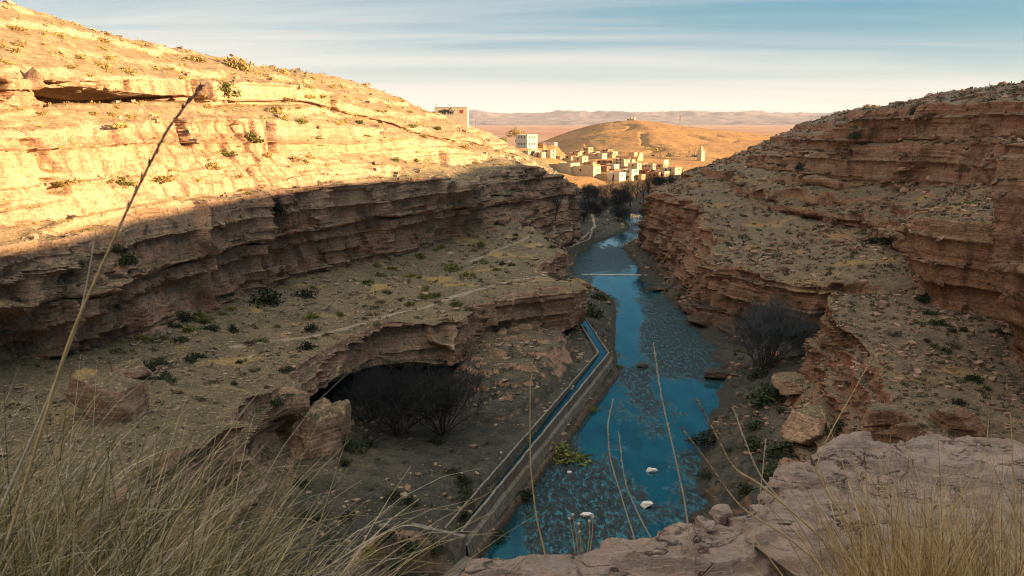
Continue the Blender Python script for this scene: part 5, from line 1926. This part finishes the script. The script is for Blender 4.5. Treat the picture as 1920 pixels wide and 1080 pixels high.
def blades(base, dirs, length, droop, width, seed, seg=9, wind=(0, 0)):
    """arching tapered three-sided blades; arrays over n"""
    r = np.random.default_rng(seed)
    n = len(base)
    p = base.copy()
    d = dirs / np.linalg.norm(dirs, axis=1, keepdims=True)
    pts = [p.copy()]
    curl = r.normal(size=(n, 3)) * .06
    for k in range(seg):
        t = (k + 1) / seg
        d = d + np.stack([np.full(n, wind[0]), np.full(n, wind[1]), -droop * t], -1) / seg * 2 + curl / seg * 2
        d /= np.linalg.norm(d, axis=1, keepdims=True)
        p = p + d * (length / seg)[:, None]
        pts.append(p.copy())
    Q = np.stack(pts, 1)                                   # n, seg+1, 3
    ax = r.normal(size=(n, 3))
    tang = np.gradient(Q, axis=1)
    tang /= np.linalg.norm(tang, axis=-1, keepdims=True) + 1e-9
    a = np.cross(tang, ax[:, None, :])
    a /= np.linalg.norm(a, axis=-1, keepdims=True) + 1e-9
    b = np.cross(tang, a)
    w = (width[:, None] * (1 - .85 * np.linspace(0, 1, seg + 1)[None, :] ** 1.5))[..., None]
    ring = [Q + (a * math.cos(q) + b * math.sin(q)) * w * (1.0 if j == 0 else .8) for j, q in enumerate((0, 2.1, 4.2))]
    V = np.stack(ring, 2)                                  # n, seg+1, 3, 3
    m_ = (seg + 1) * 3
    fl = []
    for k in range(seg):
        for j in range(3):
            j2 = (j + 1) % 3
            fl.append((k * 3 + j, k * 3 + j2, (k + 1) * 3 + j2, (k + 1) * 3 + j))
    f = (np.array(fl)[None] + m_ * np.arange(n)[:, None, None]).reshape(-1, 4)
    return V.reshape(-1, 3), f


def grass(n, boxes, lean, length, droop, width, seed, mat, name, label, spread=.3):
    r = np.random.default_rng(seed)
    B = []
    for (x0, x1, y0, y1, z, k) in boxes:
        c = np.stack([r.uniform(x0, x1, k), r.uniform(y0, y1, k), np.full(k, z)], -1)
        B.append(c)
    C = np.concatenate(B)
    i = r.integers(0, len(C), n)
    base = C[i] + r.normal(size=(n, 3)) * np.array([.07, .07, .015])
    d = np.stack([r.normal(lean[0], spread, n), r.normal(lean[1], spread, n), np.ones(n)], -1)
    d[:, :2] += (base - C[i])[:, :2] * 3.0
    L_ = r.uniform(*length, n) * (.75 + .25 * r.random(n))
    V, f = blades(base, d, L_, droop * r.uniform(.3, 1.6, n), r.uniform(*width, n), seed + 1)
    me = np_mesh(name, V, f, mat, smooth=True)
    o = link(bpy.data.objects.new(name, me))
    return tag(o, label, "grass", kind="stuff")


grass(7600, [(-2.8, -1.35, 1.35, 2.45, 31.95, 40), (-1.35, -.85, 1.45, 2.2, 31.9, 9)], (.32, .10), (.65, 1.5), .95, (.0024, .0056), 601, M['grass_green'], "bunch_grass", "long arching olive and straw grass hanging over the left edge", .27)
grass(1100, [(-2.7, -1.0, 1.3, 2.3, 31.95, 34)], (.45, .1), (.9, 1.6), 1.35, (.0020, .0042), 611, mat_grass("bleached_grass", [(0.44, 0.36, 0.26), (0.62, 0.54, 0.43), (0.42, 0.29, 0.15)]), "bunch_grass", "bleached grass blades curling over the olive grass", .36)
grass(3900, [(1.2, 2.85, 1.75, 2.75, 32.12, 46)], (-.06, .05), (.24, .86), .22, (.0014, .0036), 621, M['grass_straw'], "straw_grass", "dry golden straw grass on the near rock slab", .27)
grass(420, [(.75, 1.2, 1.9, 2.6, 32.05, 14)], (-.2, .05), (.25, .6), .2, (.0014, .0028), 631, M['grass_straw'], "straw_grass", "sparse straw at the edge of the golden grass", .35)


def stalk(pts, y, label, r0=.0022, r1=.0012, seed_from=None, mat='stalk', seed=0, y1=None):
    """a single tall stem through the given pixels; the part past seed_from carries a slim seed head"""
    rr = random.Random(seed)
    n = len(pts)
    W_ = []
    for i, (a, b) in enumerate(pts):
        yy = y + ((y1 - y) * i / (n - 1) if y1 else 0)
        W_.append(P(a, b, yy))
    W_ = np.array(W_)
    t = np.arange(n)
    fine = pchip(t, W_, np.linspace(0, n - 1, 40))
    base = Vector(fine[0])
    root = empty("grass_stalk", base, label, "grass stalk")
    m = MB()
    loc = [Vector(q) - base for q in fine]
    m.tube(loc, [r0 + (r1 - r0) * i / 39 for i in range(40)], 6)
    m.build("stem", M[mat], root, True)
    if seed_from is not None:
        m = MB()
        k0 = int(seed_from * 39)
        for i in range(k0, 39):
            for _ in range(4):
                p = loc[i].lerp(loc[min(i + 1, 39)], rr.random())
                d = (loc[min(i + 1, 39)] - loc[i]).normalized()
                sd = Vector((rr.gauss(0, 1), rr.gauss(0, 1), rr.gauss(0, 1))) * .16
                dd = (d + sd).normalized()
                L_ = r0 * rr.uniform(3.0, 5.5)
                m.tube([p, p + dd * L_ * .5, p + dd * L_], [r0 * .3, r0 * .75, r0 * .1], 4)
        m.build("seed_head", M['seed_brown'] if mat == 'stalk' else M['stalk_pale'], root, True)


stalk([(15, 1010), (70, 830), (130, 640), (190, 500), (262, 345), (320, 235), (378, 160)], 1.6, "tallest leaning stalk with a dark seed head across the left cliff", .0034, .0020, .60, seed=1)
stalk([(-20, 1000), (60, 820), (110, 700), (150, 590), (172, 480), (180, 430)], 1.9, "pale stalk leaning beside the tallest one", .0036, .0012, None, 'stalk_pale', 2)
stalk([(1022, 1040), (1003, 950), (994, 840), (994, 740), (1007, 640)], 3.1, "thin straight golden stalk standing before the canal", .0042, .0014, .86, 'stalk', 3)
stalk([(1295, 1030), (1285, 950), (1262, 840), (1240, 740), (1226, 650)], 3.3, "thin pale stalk with slim seed head standing before the right half of the river", .0046, .0018, .55, 'stalk_pale', 4)
stalk([(1190, 1010), (1165, 930), (1143, 850), (1140, 800), (1150, 748)], 3.4, "curved stalk with a rough pinkish seed head before the river, taller of two", .0034, .0016, .3, 'stalk_pale', 5)
stalk([(1222, 1012), (1195, 960), (1172, 900), (1160, 812)], 3.4, "shorter stalk right of the curved one before the river", .0032, .0014, .4, 'stalk_pale', 6)
stalk([(1500, 990), (1540, 850), (1600, 735), (1645, 655), (1680, 597)], 4.6, "golden feathered stalk leaning right over the upper slab", .0050, .0018, .45, 'stalk', 7)
stalk([(1905, 1060), (1900, 900), (1896, 800), (1884, 690)], 3.0, "tall thin golden stalk near the right edge of the slab", .0038, .0012, .75, 'stalk', 8)
stalk([(1640, 1100), (1520, 990), (1420, 905), (1380, 880), (1340, 810), (1308, 752)], 2.7, "long golden stalk leaning left from the slab, jointed in the middle", .0046, .0020, .6, 'stalk', 9)
stalk([(1580, 1100), (1480, 1010), (1390, 950), (1330, 870), (1280, 805)], 2.8, "lower of the two golden stalks leaning left over the river bank", .0040, .0020, .5, 'stalk', 10)
stalk([(1560, 1090), (1490, 970), (1425, 890), (1395, 820), (1376, 768)], 2.9, "pale stalk leaning left between the two golden ones and the straw", .0038, .0018, .55, 'stalk_pale', 11)
stalk([(1410, 1050), (1425, 930), (1436, 825)], 3.0, "short thin upright stalk at the left edge of the upper slab", .0028, .0010, .6, 'stalk_pale', 12)
stalk([(1650, 1100), (1600, 1000), (1555, 930), (1530, 880), (1522, 862)], 2.6, "stout forked-looking straw stalk leaning left on the slab", .0040, .0022, .8, 'stalk', 13)
stalk([(1635, 1090), (1632, 1000), (1626, 920), (1620, 852)], 2.6, "straight upright straw stalk in front of the slab", .0036, .0018, .85, 'stalk', 14)
stalk([(1700, 1090), (1820, 900), (1850, 830), (1856, 740)], 2.8, "slim stalk bending upright among the golden straw", .0028, .0012, .8, 'stalk', 15)
stalk([(560, 1100), (700, 1010), (765, 985), (806, 993)], 2.3, "pale blade arching right from the bunch grass towards the end wall", .0032, .0010, None, 'stalk_pale', 16)


def flower_heads():
    for i, (x0, y0, x1, y1) in enumerate([(1078, 1038, 1068, 975), (1084, 1038, 1074, 968), (1088, 1036, 1085, 985), (1092, 1036, 1087, 1000), (1102, 1034, 1105, 980), (1106, 1034, 1112, 972)]):
        a, b = Vector(P(x0, y0, 3.35)), Vector(P(x1, y1, 3.35))
        root = empty("seed_flower", a, ["dry flower stem with one round seed head, leftmost of the cluster on the rock ledge", "tallest dry flower stem of the cluster on the rock ledge", "dry flower stem in the middle of the cluster on the rock ledge",
                                       "shortest dry flower stem of the cluster on the rock ledge", "dry flower stem right of the middle in the cluster on the rock ledge", "dry flower stem with one round seed head, rightmost of the cluster on the rock ledge"][i], "dry flower", "dry flower stems on the ledge")
        m = MB()
        v = b - a
        m.tube([(0, 0, 0), v * .5 + Vector((.004, 0, 0)), v], [.0024, .002, .0016], 5)
        m.build("stem", M['stalk'], root, True)
        m = MB()
        m.tube([v, v + Vector((0, 0, .004)), v + Vector((0, 0, .010)), v + Vector((0, 0, .016))], [.003, .0075, .008, .003], 7)
        m.build("seed_head", M['stalk_pale'], root, True)


flower_heads()
def scrub(V, n, seed, mat, zmax=99, zmin=.5):
    p, r = surf_samples(V, n, seed, .6, power=1.6, zmin=zmin)
    cl = fbm(p / 5.0, 3, seed)
    p = p[(cl + r.normal(size=len(p)) * .2 > -.05) & (p[:, 2] < zmax)]
    n = len(p)
    k = 18
    s = r.uniform(.12, .42, n) * np.clip(np.linalg.norm(p - [0, 0, CAMZ], axis=1) / 90, .7, 1.7)
    c = r.normal(size=(n, k, 3)) * .42
    c[..., 2] = np.abs(c[..., 2]) * .8
    a = r.normal(size=(n, k, 3))
    a /= np.linalg.norm(a, axis=-1, keepdims=True)
    b = np.cross(a, r.normal(size=(n, k, 3)))
    b /= np.linalg.norm(b, axis=-1, keepdims=True)
    z = .30
    Q = np.stack([c - a * z, c - b * z * .6, c + a * z, c + b * z * .6], 2) * s[:, None, None, None] + p[:, None, None, :]
    f = np.arange(n * k * 4).reshape(-1, 4)
    me = np_mesh("scrub", Q, f, mat, smooth=False)
    tag(link(bpy.data.objects.new("scrub", me)), "low grey scrub dotted over the stony slopes", "scrub", kind="stuff")


scrub(LV, 3800, 81, M['leaf_grey'], zmax=25)
scrub(LV, 2600, 84, M['leaf_dark'], zmax=6)
scrub(RV, 2600, 85, M['leaf_dark'], zmax=9)
scrub(RV, 7500, 82, M['leaf_grey'])
scrub(LV, 3200, 83, M['leaf_gold'], zmin=25)
rubble(LV, 26000, 71, M['rub_l'])
rubble(RV, 26000, 72, M['rub_r'])


# ---------------------------------------------------------------- the air
def build_haze():
    m = MB()
    m.box(-9600, 9600, -420, 14400, -14, 300)
    mt = bpy.data.materials.new("haze_air")
    mt.use_nodes = True
    nt = mt.node_tree
    nt.nodes.remove(nt.nodes["Principled BSDF"])
    v = nt.nodes.new("ShaderNodeVolumePrincipled")
    v.inputs["Color"].default_value = (0.86, 0.88, 0.97, 1)
    v.inputs["Density"].default_value = 3e-5
    nt.links.new(v.outputs[0], nt.nodes["Material Output"].inputs["Volume"])
    tag(m.build("haze", mt), kind="stuff")


build_haze()
